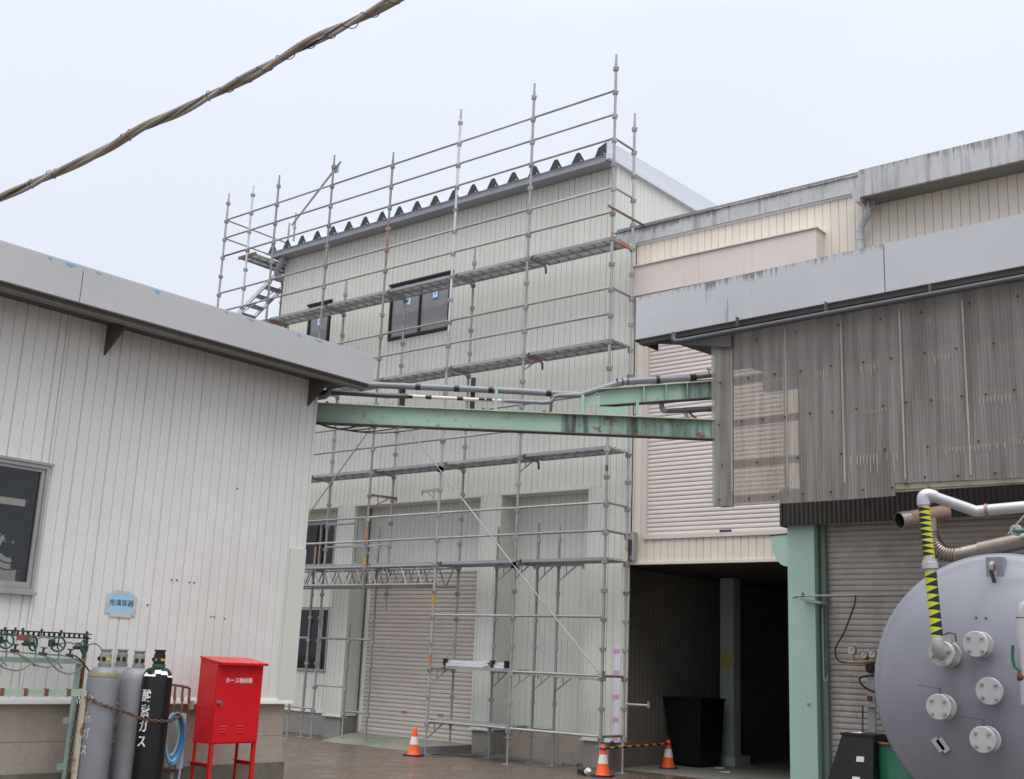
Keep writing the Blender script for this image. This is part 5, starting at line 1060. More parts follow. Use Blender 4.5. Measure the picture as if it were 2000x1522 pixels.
# ------------------------------------------------------------------ small tap manifold, blue hose, post
tm = thing('tap_manifold', (2.08, -9.1, 0.6), 'small red-brown pipe with three brass taps left of the red cabinet', 'pipe')
mb = MB(); mb.tube([(2.04, -9.33, 0.83), (2.06, -9.26, 0.80), (2.08, -9.19, 0.778), (2.09, -9.10, 0.768), (2.095, -9.04, 0.758), (2.10, -9.02, 0.745), (2.10, -9.02, 0.715)], 0.011, 8); build(mb, 'pipe', m_rust_red, tm)
for y, z in ((-9.165, 0.765), (-9.09, 0.755), (-9.02, 0.74)):
    mb = MB(); mb.cyl((2.10, y, z), (2.10, y, z-0.07), 0.010, n=8); mb.cyl((2.10, y, z-0.07), (2.11, y, z-0.11), 0.014, n=8); tp = build(mb, 'tap', m_rust_red, tm)
    mb = MB(); mb.lathe([(0.009, 0), (0.009, -0.05), (0.006, -0.06), (0.005, -0.115)], (2.11, y, z-0.11), n=8); build(mb, 'nozzle', m_brass, tp)
mb = MB(); mb.box(2.06, 2.066, -8.995, -8.935, 0.575, 0.645); solo(mb, 'wall_tag', m_tape_clear, 'small grey tag hanging between the taps and the red cabinet', 'tag')
bp_ = thing('rusting_post', (2.14, -9.1, GZ), 'cream rusting post standing between the blue hose and the red cabinet', 'post')
mb = MB(); mb.box(2.13, 2.155, -9.115, -9.065, 0.10, 0.55); mb.box(2.10, 2.13, -9.115, -9.109, 0.10, 0.55); build(mb, 'upright', m_post_cream, bp_)
mb = MB(); mb.box(2.10, 2.13, -9.145, -9.112, GZ, 0.54); build(mb, 'green_upright', m_rack_ok, bp_)
mb = MB(); mb.box(2.09, 2.16, -9.23, -9.04, 0.085, 0.105); build(mb, 'foot_rail', m_rust, bp_)
bh = thing('blue_hose_coil', (2.2, -9.2, 0.1), 'coiled blue hose hanging behind the black gas cylinder', 'hose')
for k in range(6):
    w = 0.075+0.006*k; pts = []
    for i in range(25): a = 2*pi*i/24; pts.append((2.18+0.012*k+0.01*sin(a), -9.205+w*sin(a)*0.8+0.01*sin(k), 0.385+(0.165+0.008*k)*cos(a)-0.006*k))
    mb = MB(); mb.tube(pts, 0.009, 7); build(mb, 'hose_turn', m_blue_hose if k % 3 else m_pale_hose, bh)
build(loop([(2.23, -9.14, 0.30), (2.235, -9.13, 0.15), (2.24, -9.145, -0.1), (2.24, -9.14, -0.5)], 0.009, m_pale_hose), 'hose_tail', m_pale_hose, bh)
gl_ = thing('glass_gauge', (2.1, -8.98, 0.3), 'thin wire loop with a small clear gauge on the concrete behind the red cabinet', 'gauge')
build(loop([(2.03, -8.98, 0.52), (2.05, -9.03, 0.40), (2.05, -9.0, 0.33), (2.05, -8.95, 0.36), (2.05, -8.92, 0.47)], 0.0035, m_brass), 'wire_loop', m_brass, gl_)
mb = MB(); mb.cyl((2.05, -9.0, 0.36), (2.05, -8.985, 0.09), 0.012, n=8); build(mb, 'tube', m_tape_clear, gl_)
# ------------------------------------------------------------------ red hose cabinet
hb = thing('hose_cabinet', (2.39, -8.81, GZ), 'red metal hose cabinet on legs with white characters on its door', 'cabinet')
X0, X1, Y0, Y1, Z0, Z1 = 2.25, 2.50, -9.045, -8.575, 0.325, 0.975
mb = MB(); mb.prism([(X0, Y0, Z0), (X1-0.012, Y0, Z0), (X1-0.012, Y0, Z1), (X0, Y0, Z1+0.035)], (0, Y1-Y0, 0)); build(mb, 'body', m_red, hb)
mb = MB(); mb.box(X1-0.011, X1, Y0+0.004, Y1-0.004, Z0+0.012, Z1-0.012); dr = build(mb, 'door', m_red, hb)
mb = MB(); mb.prism([(X0-0.005, Y0-0.012, Z1+0.037), (X1+0.045, Y0-0.012, Z1-0.006), (X1+0.045, Y0-0.012, Z1+0.004), (X0-0.005, Y0-0.012, Z1+0.047)], (0, Y1-Y0+0.024, 0)); mb.prism([(X1+0.042, Y0-0.012, Z1-0.016), (X1+0.046, Y0-0.012, Z1-0.016), (X1+0.046, Y0-0.012, Z1+0.003), (X1+0.042, Y0-0.012, Z1+0.003)], (0, Y1-Y0+0.024, 0)); build(mb, 'lid', m_red, hb)
lettering('ホース格納箱', 0.046, m_white_print, hb, (X1+0.0014, -8.822, 0.832), (0, 1, 0), (0, 0, 1), bold=0.012)
mb = MB(); mb.cyl((X1, Y0+0.035, 0.655), (X1+0.012, Y0+0.035, 0.655), 0.017, n=14); mb.cyl((X1+0.012, Y0+0.035, 0.655), (X1+0.03, Y0+0.035, 0.657), 0.008, n=10); mb.beam((X1+0.03, Y0+0.035, 0.675), (X1+0.03, Y0+0.04, 0.63), 0.012, 0.01, (1, 0, 0)); build(mb, 'door_handle', m_steel, dr)
for yc in (-8.945, -8.765):
    for k in range(3):
        z = 0.415+0.022*k
        mb = MB(); mb.prism([(X1, yc-0.03, z), (X1+0.006, yc-0.028, z+0.002), (X1+0.001, yc-0.03, z+0.010)], (0, 0.06, 0)); build(mb, 'vent_louvre', m_red_dark, dr)
for xx in (X0+0.006, X1-0.036):
    for yy in (Y0+0.004, Y1-0.034): mb = MB(); mb.box(xx, xx+0.030, yy, yy+0.005, GZ, Z0); mb.box(xx if xx < 2.4 else xx+0.025, xx+0.005 if xx < 2.4 else xx+0.030, yy+0.005, yy+0.030, GZ, Z0); build(mb, 'leg', m_red_dark, hb)
for yy in (Y0+0.009, Y1-0.014): mb = MB(); mb.box(X0-0.02, X1-0.03, yy, yy+0.005, 0.14, 0.175); mb.box(X0-0.02, X1-0.03, yy-0.025, yy, 0.170, 0.175); build(mb, 'side_brace', m_red_dark, hb)

# ------------------------------------------------------------------ traffic cones and the striped bar
def cone(x, y, label, rz=0.2):
    t = thing('traffic_cone', (x, y, GZ), label, 'traffic cone', 'orange and white traffic cones in the yard')
    mb = MB(); c, s_ = cos(rz), sin(rz); P = []
    for z, w in ((0.004, 0.150), (0.025, 0.146)):
        for a, b in ((-1, -0.8), (-0.8, -1), (0.8, -1), (1, -0.8), (1, 0.8), (0.8, 1), (-0.8, 1), (-1, 0.8)): P.append((x+w*(a*c-b*s_), y+w*(a*s_+b*c), GZ+z))
    mb.add(P, [tuple(range(8))[::-1], tuple(range(8, 16))]+[(i, (i+1) % 8, 8+(i+1) % 8, 8+i) for i in range(8)]); build(mb, 'base', m_rubber, t)
    def rr(z): return 0.108-0.078*(z-0.025)/0.425
    mb = MB(); mb.lathe([(0.118, 0.025), (0.110, 0.034)]+[(rr(z), z) for z in (0.04, 0.2, 0.37, 0.44)]+[(0.024, 0.455), (0.018, 0.458)], (x, y, GZ), n=28); build(mb, 'body', m_cone, t)
    mb = MB(); mb.lathe([(rr(0.185)+0.002, 0.185), (rr(0.315)+0.002, 0.315)], (x, y, GZ), n=28, cap0=False, cap1=False); build(mb, 'white_band', m_cone_white, t)
    return t
cA = (0.14, -0.12); cB = (-0.10, 2.10); cC = (-3.62, -0.32)
cone(*cA, 'traffic cone holding the near end of the striped bar by the scaffold corner')
cone(*cB, 'traffic cone at the mouth of the dark passage, far end of the striped bar', 0.5)
cone(*cC, 'traffic cone standing alone in front of the shutter ramp', 0.35)
sb = thing('striped_bar', (0, 1, GZ+0.55), 'orange and black striped barrier bar between two traffic cones', 'barrier bar')
a = Vector((*cA, GZ+0.40)); b = Vector((*cB, GZ+0.40)); n = 15
for i in range(n):
    p, q = a.lerp(b, (i+0.25)/(n+0.5)), a.lerp(b, (i+1.25)/(n+0.5)); mb = MB(); mb.cyl(p, q, 0.017, n=10); build(mb, 'band', m_rubber if i % 2 == 0 else m_bar_orange, sb)
for c in (a, b): mb = MB(); mb.ring(c, (0, 0, 1), 0.05, 0.009, 18, 6); build(mb, 'end_ring', m_rubber, sb)
wt = thing('cone_lump', (-0.05, -0.28, GZ), 'small black and white lamp lying beside the near cone', 'lump')  # small crumpled bundle of unknown use, gives no light
mb = MB(); mb.cyl((-0.16, -0.2, GZ+0.05), (-0.02, -0.24, GZ+0.06), 0.045, 0.03, 12); mb.box(-0.25, -0.14, -0.24, -0.14, GZ+0.004, GZ+0.08); build(mb, 'body', m_rubber, wt)
mb = MB(); mb.cyl((-0.04, -0.27, GZ+0.05), (0.0, -0.29, GZ+0.09), 0.05, 0.04, 12); build(mb, 'lens', m_cone_white, wt)  # pale end of the bundle, no real lens

# ------------------------------------------------------------------ things on and under the scaffold
ld = thing('folded_stepladder', (-2.9, 0.42, 0.97), 'folded bright aluminium stepladder lying on the scaffold plank by the shutter', 'stepladder')
for z, y in ((0.985, 0.36), (1.035, 0.40), (0.985, 0.52), (1.04, 0.56)):
    mb = MB(); mb.beam((-3.62, y, z), (-2.25, y+0.02, z-0.005), 0.028, 0.045); build(mb, 'side_rail', m_alu_new, ld)
for x in (-3.4, -3.1, -2.8, -2.5): mb = MB(); mb.box(x-0.03, x+0.03, 0.37, 0.55, 0.995, 1.02); build(mb, 'step', m_alu_new, ld)
for x in (-3.64, -2.24, -2.55):
    mb = MB(); mb.box(x-0.02, x+0.03, 0.33, 0.42, 0.965, 1.085); build(mb, 'foot_cap', m_rubber, ld)
mb = MB(); mb.beam((-2.75, 0.34, 1.08), (-2.55, 0.34, 1.02), 0.03, 0.04); mb.beam((-2.75, 0.34, 0.985), (-2.55, 0.34, 1.03), 0.03, 0.04); build(mb, 'stay', m_alu_new, ld)
kb = MB(); kb.prism([(-3.75, -0.25, GZ+0.006), (-3.75, -0.25, GZ+0.13), (-3.72, -0.25, GZ+0.13), (-3.72, -0.25, GZ+0.02), (-3.65, -0.25, GZ+0.02), (-3.65, -0.25, GZ+0.006)], (0.15, 1.65, 0.01)); solo(kb, 'steel_channel', m_galv, 'grey steel channel lying on edge along the green apron', 'steel channel')
for i, (x0, y0, x1, y1) in enumerate(((-2.95, 0.75, -1.3, 0.80), (-2.9, 0.95, -1.15, 1.0))):
    mb = MB(); mb.beam((x0, y0, GZ+0.02), (x1, y1, GZ+0.02), 0.07, 0.035)
    solo(mb, 'wet_board', m_wood, ('wet grey board lying nearest the yard along the right bay plinth', 'wet grey board lying close against the right bay plinth')[i], 'board')
mb = MB()
for k in range(5):
    a = Vector((-3.65+0.1*k, 0.35+0.05*k, GZ+0.012)); b = Vector((-3.05+0.03*k, 0.5+0.12*k, GZ+0.02+0.02*k)); mb.beam(a, b, 0.03, 0.012)
solo(mb, 'scrap_strips', m_wood, 'pale scrap strips lying on the ground beside the middle pier', 'scrap')
for i, (x, y) in enumerate(((0.75, 2.3), (0.3, 2.9))):
    mb = MB(); mb.prism([(x, y, GZ+0.012), (x+0.16, y+0.03, GZ+0.012), (x+0.13, y+0.12, GZ+0.03), (x-0.02, y+0.09, GZ+0.018)], (0, 0, 0.003)); solo(mb, 'paper_scrap', m_cone_white, ('white paper scrap on the passage floor right of the far cone', 'white paper scrap deeper in the passage behind the far cone')[i], 'paper')

# ------------------------------------------------------------------ tank
TX, TZ, TR, TY = 7.93, 1.04, 0.968, -6.20
T = thing('storage_tank', (TX, -4.2, GZ), 'large blue-grey cylindrical tank lying on its side with flanged outlets on the near end', 'tank')
mb = MB(); prof = [(TR, 3.9), (TR, 0.0)]; build(mb.lathe(prof, (TX, TY, TZ), (0, 1, 0), n=96, cap1=False), 'shell', m_tank, T)
prof = [(TR, 0.0), (TR, 0.05)]
for i in range(1, 7): a = pi/2*i/6*0.80; prof.append((TR-0.11*(1-cos(a)), 0.05+0.11*sin(a)))
r0 = prof[-1][0]; h0 = prof[-1][1]; Rs = 1.50; c0_ = h0-sqrt(Rs*Rs-r0*r0)
for i in range(1, 25): r_ = r0*(1-i/24); prof.append((max(r_, 0.001), c0_+sqrt(Rs*Rs-r_*r_)))
mb = MB(); build(mb.lathe(prof, (TX, TY, TZ), (0, -1, 0), n=96, cap0=False), 'dished_head', m_tank, T)
def head_y(x, z):
    r_ = sqrt((x-TX)**2+(z-TZ)**2); return TY-(c0_+sqrt(max(Rs*Rs-r_*r_, 0.01)))
mb = MB(); mb.lathe([(TR+0.004, -0.01), (TR+0.006, 0.0), (TR+0.004, 0.01)], (TX, TY, TZ), (0, 1, 0), n=96, cap0=False, cap1=False); build(mb, 'weld_seam', m_tank, T)
for y in (-5.4, -3.2): mb = MB(); mb.prism([(TX-0.8, y, GZ), (TX+0.8, y, GZ), (TX+0.75, y, TZ-0.62), (TX-0.75, y, TZ-0.62)], (0, 0.2, 0)); build(mb, 'saddle', m_concrete, T)
bolt = MB(); bolt.cyl((0, 0, 0), (0, -0.012, 0), 0.0135, n=6); bolt.cyl((0, -0.012, 0), (0, -0.02, 0), 0.008, n=8); bolt = shared(bolt, 'bolt', m_bolt)
def flange(parent, x, y, z, R_=0.088, th=0.022, nb=4, name='flange', ph=pi/4, face=True):
    mb = MB(); mb.lathe([(R_-0.004, 0), (R_, 0.004), (R_, th-0.004), (R_-0.004, th)], (x, y, z), (0, -1, 0), n=28); fl = build(mb, name, m_flange, parent)
    for k in range(nb):
        t = ph+2*pi*k/nb; inst(bolt, 'bolt', fl, (x+R_*0.70*cos(t), y-th, z+R_*0.70*sin(t)), (0, random.random(), 0))
    return fl
def outlet(x, z, two=True, handle=False, L_=0.17):
    y = head_y(x, z); mb = MB(); mb.cyl((x, y+0.03, z), (x, y-L_, z), 0.044, n=18); nz = build(mb, 'outlet', m_flange, T)
    flange(T, x, y-0.07, z, name='flange')
    mb = MB(); mb.cyl((x, y-0.075, z), (x, y-L_, z), 0.055, n=18); build(mb, 'valve_body', m_flange, T)
    if two: flange(T, x, y-L_, z, name='blind_flange')
    if handle: mb = MB(); mb.cyl((x-0.01, y-0.12, z+0.05), (x-0.01, y-0.12, z+0.125), 0.006, n=8); mb.beam((x-0.01, y-0.12, z+0.125), (x-0.165, y-0.12, z+0.14), 0.014, 0.006); build(mb, 'lever', m_under_rust, T)
outlet(7.912, 1.335, L_=0.17); outlet(7.638, 0.902, handle=True); outlet(7.925, 0.705, handle=True)
y = head_y(7.968, 1.025); mb = MB(); mb.cyl((7.968, y+0.03, 1.025), (7.968, y-0.09, 1.025), 0.06, n=18); build(mb, 'outlet', m_flange, T); flange(T, 7.968, y-0.08, 1.025, R_=0.092, name='blind_flange')
# outlet with elbow feeding the striped riser
ex, ez = 7.681, 1.263; y = head_y(ex, ez)
mb = MB(); mb.cyl((ex, y+0.03, ez), (ex, y-0.2, ez), 0.05, n=18); build(mb, 'outlet', m_flange, T); flange(T, ex, y-0.05, ez); 
mb = MB(); mb.box(ex-0.05, ex+0.05, y-0.17, y-0.075, ez-0.06, ez+0.06); mb.box(ex-0.04, ex+0.05, y-0.16, y-0.12, ez+0.06, ez+0.13); build(mb, 'valve_body', m_flange, T)
flange(T, ex, y-0.17, ez, ph=0.3); flange(T, ex, y-0.20, ez, ph=0.3)
mb = MB(); mb.tube([(ex-0.02, y-0.12, ez+0.13), (ex+0.03, y-0.12, ez+0.15), (ex+0.07, y-0.12, ez+0.14), (ex+0.075, y-0.12, ez+0.09)], 0.008, 6); build(mb, 'lever', m_under_rust, T)
yE = y-0.28
# lifting lug, small cleat, nameplate studs
lx, lz = 7.938, 1.844; y = head_y(lx, lz)
mb = MB(); mb.box(lx-0.05, lx+0.07, y-0.012, y+0.06, lz-0.10, lz+0.12); build(mb, 'lug_pad', m_tank, T)
mb = MB(); mb.prism([(lx, y, lz-0.075), (lx, y-0.035, lz-0.07), (lx, y-0.10, lz+0.02), (lx, y-0.10, lz+0.06), (lx, y-0.06, lz+0.085), (lx, y, lz+0.09)], (0.022, 0, 0)); lg = build(mb, 'lifting_lug', m_flange, T)
mb = MB(); mb.cyl((lx-0.003, y-0.055, lz+0.04), (lx+0.025, y-0.055, lz+0.04), 0.024, n=14); build(mb, 'lug_eye', m_rust, lg)
mb = MB(); mb.prism([(lx-0.002, y-0.037, lz-0.07), (lx-0.002, y-0.103, lz+0.02), (lx-0.002, y-0.095, lz+0.03), (lx-0.002, y-0.028, lz-0.06)], (0.026, 0, 0)); build(mb, 'bare_edge', m_under_rust, lg)
cx, cz = 7.560, 0.638; y = head_y(cx, cz)
for s_ in (0, 0.035): mb = MB(); mb.beam((cx-0.05+s_, y-0.02, cz+0.04), (cx+0.01+s_, y-0.02, cz-0.04), 0.05, 0.01, (0, -1, 0)); build(mb, 'cleat', m_flange, T)
for x, z in ((7.847, 1.527), (7.915, 1.524)): mb = MB(); yy = head_y(x, z); mb.cyl((x, yy+0.01, z), (x, yy-0.012, z), 0.007, n=8); build(mb, 'stud', m_rust, T)
# second riser at the right edge of the picture
rp = thing('right_riser', (8.2, -6.75, 1.0), 'white painted riser pipe with a green lever at the right edge beside the tank', 'pipe')
mb = MB(); mb.tube([(8.395, -6.85, 1.605), (8.315, -6.85, 1.602), (8.265, -6.85, 1.58), (8.25, -6.85, 1.53), (8.25, -6.85, 0.95)], 0.048, 14); build(mb, 'pipe', m_pipe_alu, rp)
mb = MB(); mb.cyl((8.25, -6.85, 1.51), (8.25, -6.85, 1.515), 0.0495, n=14); build(mb, 'joint', m_tape_black, rp)
mb = MB(); mb.tube([(8.185, -6.90, 1.33), (8.18, -6.90, 1.24), (8.19, -6.90, 1.19), (8.22, -6.90, 1.165)], 0.011, 8); build(mb, 'lever', m_wheel, rp)
mb = MB(); mb.cyl((8.20, -6.87, 1.13), (8.27, -6.87, 1.12), 0.03, n=10); build(mb, 'valve', m_rust, rp)

# ------------------------------------------------------------------ striped riser pipe
hp = thing('striped_riser_pipe', (7.6, -6.75, 1.285), 'aluminium riser pipe wrapped in yellow and black hazard tape rising from the tank', 'pipe')
e0 = Vector((ex, yE+0.085, ez)); base = Vector((ex, yE, ez+0.09)); top = Vector((7.620, yE, 2.385)); rd = (top-base).normalized()
mb = MB(); el = [Vector((ex, yE+0.12, ez)), Vector((ex, yE+0.07, ez))]
for i in range(1, 7): a = pi/2*i/6; el.append(Vector((ex, yE+0.07-0.07*sin(a), ez+0.07*(1-cos(a)))))
mb.tube(el+[base], 0.045, 16); build(mb, 'lower_elbow', m_flange, hp)
mb = MB(); mb.cyl(base, top-rd*0.08, 0.038, n=20); build(mb, 'pipe', m_pipe_alu, hp)
mid = base.lerp(top, 0.505)
mb = MB(); mb.lathe([(0.048, -0.035), (0.055, -0.03), (0.055, 0.012), (0.05, 0.016), (0.05, 0.035)], mid, rd, 20); build(mb, 'union', m_flange, hp)
pa = rd.cross(Vector((0, 1, 0))).normalized(); pb2 = rd.cross(pa)
def taped(t0, t1, n, flip):
    # hazard tape: a yellow sleeve with black saw-tooth fields wound round it
    a = base.lerp(top, t0); b = base.lerp(top, t1); L_ = (b-a).length
    mb = MB(); mb.cyl(a, b, 0.0395, n=24); build(mb, 'tape_sleeve', m_hazard_y, hp)
    p = L_/n; vw = Vector((10.64-7.6, -15.1+6.7, 0)); vw = (vw-rd*vw.dot(rd)).normalized(); sd = vw.cross(rd).normalized()
    for k in range(n):
        vs = []; m_ = 24; rag = random.uniform(-0.05, 0.05)
        for i in range(m_+1):
            th = -pi+2*pi*i/m_; s1 = 0.5+0.5*flip*sin(max(-pi/2, min(pi/2, th)))
            if abs(th) > pi/2: s1 = 0.5+0.5*flip*math.copysign(1, th)*(1-2*(abs(th)-pi/2)/(pi/2)*0.5)
            w_ = 0.10+0.80*s1; mid_ = (k+0.5+rag+0.18*(s1-0.5))*p
            d_ = vw*cos(th)+sd*sin(th)
            vs += [a+rd*min(max(mid_-w_*p/2, 0), L_)+d_*0.0402, a+rd*min(max(mid_+w_*p/2, 0), L_)+d_*0.0402]
        mb = MB(); mb.add(vs, [(2*i, 2*i+1, 2*i+3, 2*i+2) for i in range(m_)], True); build(mb, 'tape_stripe', m_hazard_k, hp)
taped(0.02, 0.455, 8, -1); taped(0.555, 0.90, 9, 1)
up_ = Vector((0, 0, 1))
t1 = top-rd*0.09; c_ = top
pr_ = [t1, t1+rd*0.03]; E1 = Vector((7.925, -6.70, 2.262)); d2 = (E1-top).normalized()
for i in range(1, 8): a = i/8; pr_.append((t1+rd*0.03).lerp(top+rd*0.01, a).lerp((top+rd*0.01).lerp(top+d2*0.09, a), a))
mb = MB(); mb.tube(pr_+[top+d2*0.09], 0.047, 16); build(mb, 'upper_elbow', m_pipe_alu, hp)
mb = MB(); mb.tube([top+d2*0.08, E1-d2*0.05, E1, E1+Vector((0.06, 0.01, 0.005)), Vector((8.8, -6.58, 2.32))], 0.040, 16); build(mb, 'branch', m_pipe_alu, hp)
mb = MB(); q = E1+Vector((0.07, 0.012, 0.006)); mb.lathe([(0.041, -0.012), (0.047, -0.008), (0.047, 0.008), (0.041, 0.012)], q, Vector((0.8, 0.12, 0.06)), 16); build(mb, 'union', m_rust_tube, hp)

# ------------------------------------------------------------------ exhaust pipe behind the tank
xp = thing('exhaust_pipe', (7.5, -5.0, 2.2), 'brown-tinted stainless exhaust with bellows and an open rusty tail above the tank', 'exhaust pipe')
y5 = -5.35
tl = Vector((6.93, y5-0.22, 2.37)); tr_ = Vector((7.19, y5+0.16, 2.475)); td = (tr_-tl).normalized()
mb = MB(); mb.tube([tl, tl+td*0.10], 0.070, 20); 
mb = MB(); mb.lathe([(0.064, 0), (0.070, 0.0), (0.070, 0.09), (0.066, 0.10), (0.066, (tr_-tl).length)], tl, td, 24, cap0=False); build(mb, 'tail_tube', m_rust_tube, xp)
mb = MB(); mb.lathe([(0.073, -0.004), (0.073, 0.085)], tl, td, 24, cap0=False, cap1=False); build(mb, 'tail_collar', m_muffler, xp)
mb = MB(); mb.lathe([(0.063, 0.002), (0.060, 0.25)], tl, td, 24, cap0=False); build(mb, 'bore', m_rubber, xp)
j0 = tl+td*0.30
pts = [j0+Vector((0.0, 0, -0.02)), j0+Vector((0.005, 0, -0.14)), j0+Vector((0.03, 0, -0.24)), j0+Vector((0.10, 0, -0.315)), j0+Vector((0.20, 0, -0.335)), j0+Vector((0.30, 0.0, -0.325))]
sm = []
for i in range(len(pts)-1):
    for k in range(12):
        t = k/12; p0, p1, p2, p3 = pts[max(i-1, 0)], pts[i], pts[i+1], pts[min(i+2, len(pts)-1)]
        sm.append(0.5*((2*p1)+(p2-p0)*t+(2*p0-5*p1+4*p2-p3)*t*t+(3*p1-p0-3*p2+p3)*t**3))
sm.append(pts[-1])
mb = MB(); mb.tube(sm, [0.062+(0.009 if (12 < i < 52 and i % 3 == 1) else 0.0) for i in range(len(sm))], 20); build(mb, 'bellows', m_muffler, xp)
m0 = pts[-1]-Vector((0.03, 0, 0.003)); m1 = m0+Vector((0.95, 0.15, 0.21))
mb = MB(); mb.tube([m0, m0.lerp(m1, 0.13)], 0.064, 24); mb.tube([m0.lerp(m1, 0.125), m0.lerp(m1, 0.135), m1], [0.070, 0.073, 0.073], 24); build(mb, 'silencer', m_muffler, xp)
bv = m0+Vector((0.47, -0.12, 0.16)); mb = MB(); mb.cyl(bv, bv-Vector((0.01, 0.03, 0)), 0.045, n=20); vb = build(mb, 'valve_disc', m_flange, xp)
for dx in (-0.018, 0.022): inst(bolt, 'bolt', vb, bv+Vector((dx, -0.03, 0.018)), None, (0.7, 0.7, 0.7))
mb = MB(); mb.prism([bv+Vector((-0.035, -0.045, -0.012)), bv+Vector((0.01, -0.045, -0.03)), bv+Vector((0.085, -0.045, -0.028)), bv+Vector((0.085, -0.045, -0.008)), bv+Vector((-0.02, -0.045, 0.0))], (0, 0.012, 0)); build(mb, 'valve_lever', m_wheel, vb)
mb = MB(); c = bv+Vector((0.14, 0.0, -0.03)); mb.cyl(c+Vector((0, 0, 0.07)), c-Vector((0, 0, 0.08)), 0.034, n=14); mb.cyl(c+Vector((0, 0, 0.055)), c+Vector((0, 0, 0.08)), 0.04, n=14); mb.cyl(c-Vector((0, 0, 0.07)), c-Vector((0, 0, 0.11)), 0.045, n=14); build(mb, 'valve_stem', m_rust_tube, xp)
for k in (0, 1):
    mb = MB(); p = m0+Vector((0.30+0.09*k, 0.1, 0.12)); mb.cyl(p, p+Vector((0.22, 0, 0.24)), 0.009, n=8); build(mb, 'stay_rod', m_steel, xp)

# ------------------------------------------------------------------ black stand, green drum, air line with gauges
bs = thing('black_stand', (6.35, -4.5, GZ), 'black tapered plastic stand with square holes beside the green drum', 'stand')
SX0, SX1, SYa, SYb, SZ = 6.12, 6.41, -5.0, -4.62, 0.575
def tap(x0, x1, y0, y1, z): return [(x0, y0, z), (x1, y0, z), (x1, y1, z), (x0, y1, z)]
bot = tap(SX0-0.32, SX1+0.04, SYa-0.18, SYb+0.18, GZ+0.002); tp_ = tap(SX0, SX1, SYa, SYb, SZ)
mb = MB(); mb.add(bot+tp_, [(0, 3, 2, 1), (4, 5, 6, 7), (0, 1, 5, 4), (1, 2, 6, 5), (2, 3, 7, 6), (3, 0, 4, 7)]); o = build(mb, 'body', m_black_plastic, bs)
mb = MB(); mb.box(SX0-0.01, SX1+0.01, SYa-0.01, SYb+0.01, SZ, SZ+0.02); build(mb, 'top', m_black_plastic, bs)
for x, z, w, h in ((6.30, 0.385, 0.034, 0.022), (6.27, 0.225, 0.034, 0.012)):
    t = (SZ-z)/(SZ-GZ); y = SYa-0.18*t-0.013
    mb = MB(); mb.prism([(x-w, y, z-h), (x+w, y, z-h), (x+w*1.05, y+0.01, z+h), (x-w*0.95, y+0.01, z+h)], (0, 0.012, 0)); build(mb, 'see_through_slot', m_slat_old, bs)
mb = MB(); mb.prism([(SX0+0.06, SYa+0.05, SZ+0.021), (SX0+0.13, SYa+0.10, SZ+0.021), (SX0+0.10, SYa+0.24, SZ+0.021), (SX0+0.04, SYa+0.30, SZ+0.021)], (0, 0, 0.002)); build(mb, 'top_slot', m_film, bs)
dm = thing('green_drum', (6.63, -4.72, GZ), 'green steel drum half hidden behind the tank', 'drum')
mb = MB(); mb.lathe([(0.285, 0.0), (0.29, 0.01), (0.285, 0.02), (0.285, 0.34), (0.296, 0.355), (0.285, 0.37), (0.285, 0.62), (0.300, 0.64), (0.300, 0.66), (0.285, 0.68), (0.285, 1.06)], (6.63, -4.72, GZ), n=40); build(mb, 'body', m_drum, dm)
mb = MB(); mb.ring((6.63, -4.72, GZ+1.065), (0, 0, 1), 0.285, 0.012, 40, 8); build(mb, 'rim', m_rust, dm)
mb = MB(); mb.cyl((6.63, -4.72, GZ+1.045), (6.63, -4.72, GZ+1.055), 0.278, n=40); build(mb, 'lid', m_drum, dm)
al = thing('air_line', (4.5, -1.25, 1.4), 'thin air line on brackets across the old shutter with hose and pressure gauges', 'pipe')
zr = 2.045
mb = MB(); mb.tube([(3.88, -1.30, 2.035), (4.0, -1.30, zr), (5.9, -1.30, zr+0.012)], 0.012, 8); mb.cyl((3.855, -1.30, 2.03), (3.91, -1.30, 2.037), 0.02, n=8); build(mb, 'pipe', m_galv, al)
mb = MB(); mb.cyl((3.99, -1.30, zr), (3.99, -1.30, zr+0.05), 0.008, n=6); mb.box(3.97, 4.01, -1.31, -1.29, zr-0.02, zr+0.02); build(mb, 'bracket_bolt', m_rust, al)
mb = MB(); mb.prism([(3.96, -1.33, 1.99), (4.24, -1.33, 1.94), (4.24, -1.33, 1.975), (3.96, -1.33, 2.02)], (0, 0.22, 0)); build(mb, 'bracket', m_rack_ok, al)
build(loop([(4.69, -1.32, zr), (4.69, -1.33, 1.96), (4.62, -1.33, 1.78), (4.54, -1.33, 1.60), (4.44, -1.33, 1.44), (4.42, -1.33, 1.36), (4.44, -1.33, 1.28), (4.50, -1.33, 1.245), (4.62, -1.33, 1.245)], 0.010), 'hose', m_dark_channel, al)
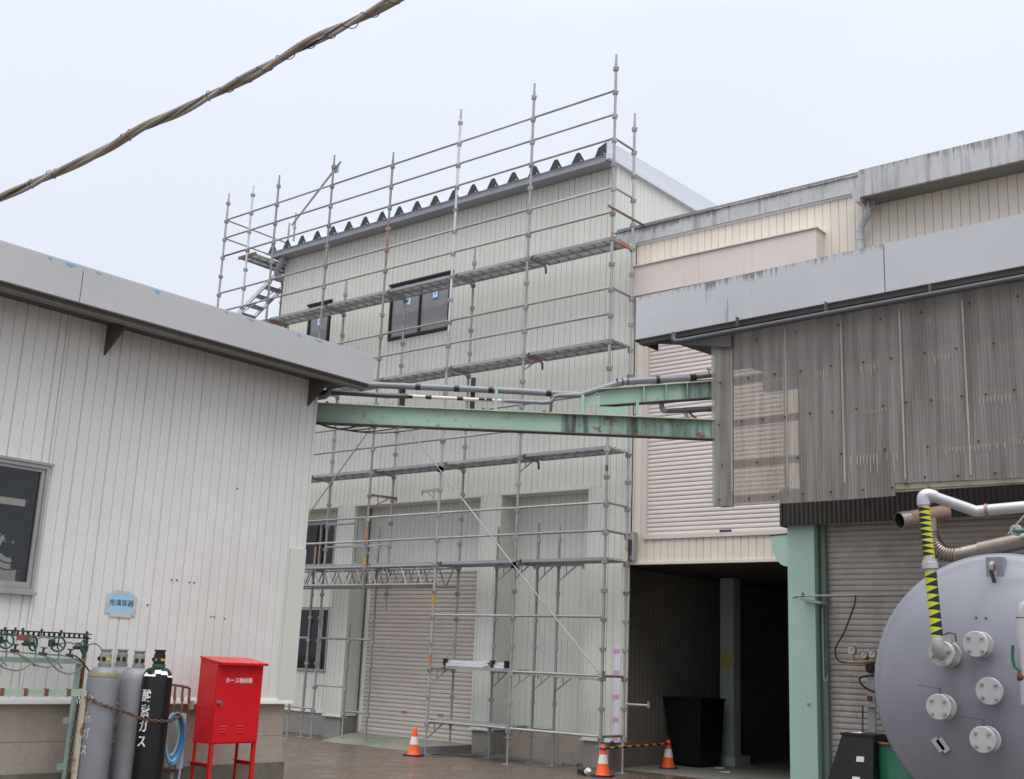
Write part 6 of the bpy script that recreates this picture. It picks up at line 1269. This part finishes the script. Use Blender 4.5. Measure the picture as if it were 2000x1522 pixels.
build(loop([(5.05, -1.34, 1.10), (4.85, -1.34, 1.095), (4.73, -1.34, 1.06), (4.76, -1.34, 0.98), (4.9, -1.34, 0.91), (5.1, -1.34, 0.90)], 0.012), 'hose', m_dark_channel, al)
mb = MB(); mb.cyl((4.58, -1.34, 1.245), (4.82, -1.34, 1.25), 0.018, n=8); mb.cyl((4.66, -1.34, 1.25), (4.66, -1.34, 1.33), 0.012, n=8); mb.cyl((4.80, -1.34, 1.25), (5.05, -1.36, 1.30), 0.045, n=10); build(mb, 'regulator', m_brass, al)
for x, z, R_, mt in ((4.655, 1.385, 0.058, m_cone_white), (4.815, 1.335, 0.045, m_cone_white), (4.915, 1.345, 0.05, m_cone_white), (4.885, 1.18, 0.058, m_rubber)):
    mb = MB(); mb.cyl((x, -1.36, z), (x, -1.40, z), R_, n=20); g_ = build(mb, 'gauge', m_brass if mt is m_cone_white else m_rubber, al)
    mb = MB(); mb.cyl((x, -1.40, z), (x, -1.403, z), R_*0.82, n=20); build(mb, 'dial', mt, g_)
    mb = MB(); mb.beam((x-0.005, -1.405, z-0.01), (x+0.015, -1.405, z+R_*0.6), 0.005, 0.003, (0, -1, 0)); build(mb, 'needle', m_red_dark if mt is m_rubber else m_rubber, g_)
wp = thing('white_post', (5.0, -1.3, GZ), 'pale post with a rusty shelf and hanging chain in front of the old shutter', 'post')
mb = MB(); mb.box(4.80, 4.89, -1.30, -1.26, GZ, 1.15); build(mb, 'post', m_pipe_alu, wp)
mb = MB(); mb.box(4.79, 5.1, -1.42, -1.26, 0.735, 0.765); build(mb, 'shelf', m_rack, wp)
mb = MB(); mb.box(4.81, 4.86, -1.33, -1.30, 0.80, 0.86); build(mb, 'clamp', m_rust, wp)
ch3 = thing('hanging_chain', (4.78, -1.4, 0.3), 'rusty chain hanging from the shelf of the pale post', 'chain')
chain([(4.785, -1.40, 0.75), (4.775, -1.40, 0.50), (4.77, -1.40, 0.1)], 0.034, 0.005, parent=ch3, mat=m_under_rust)
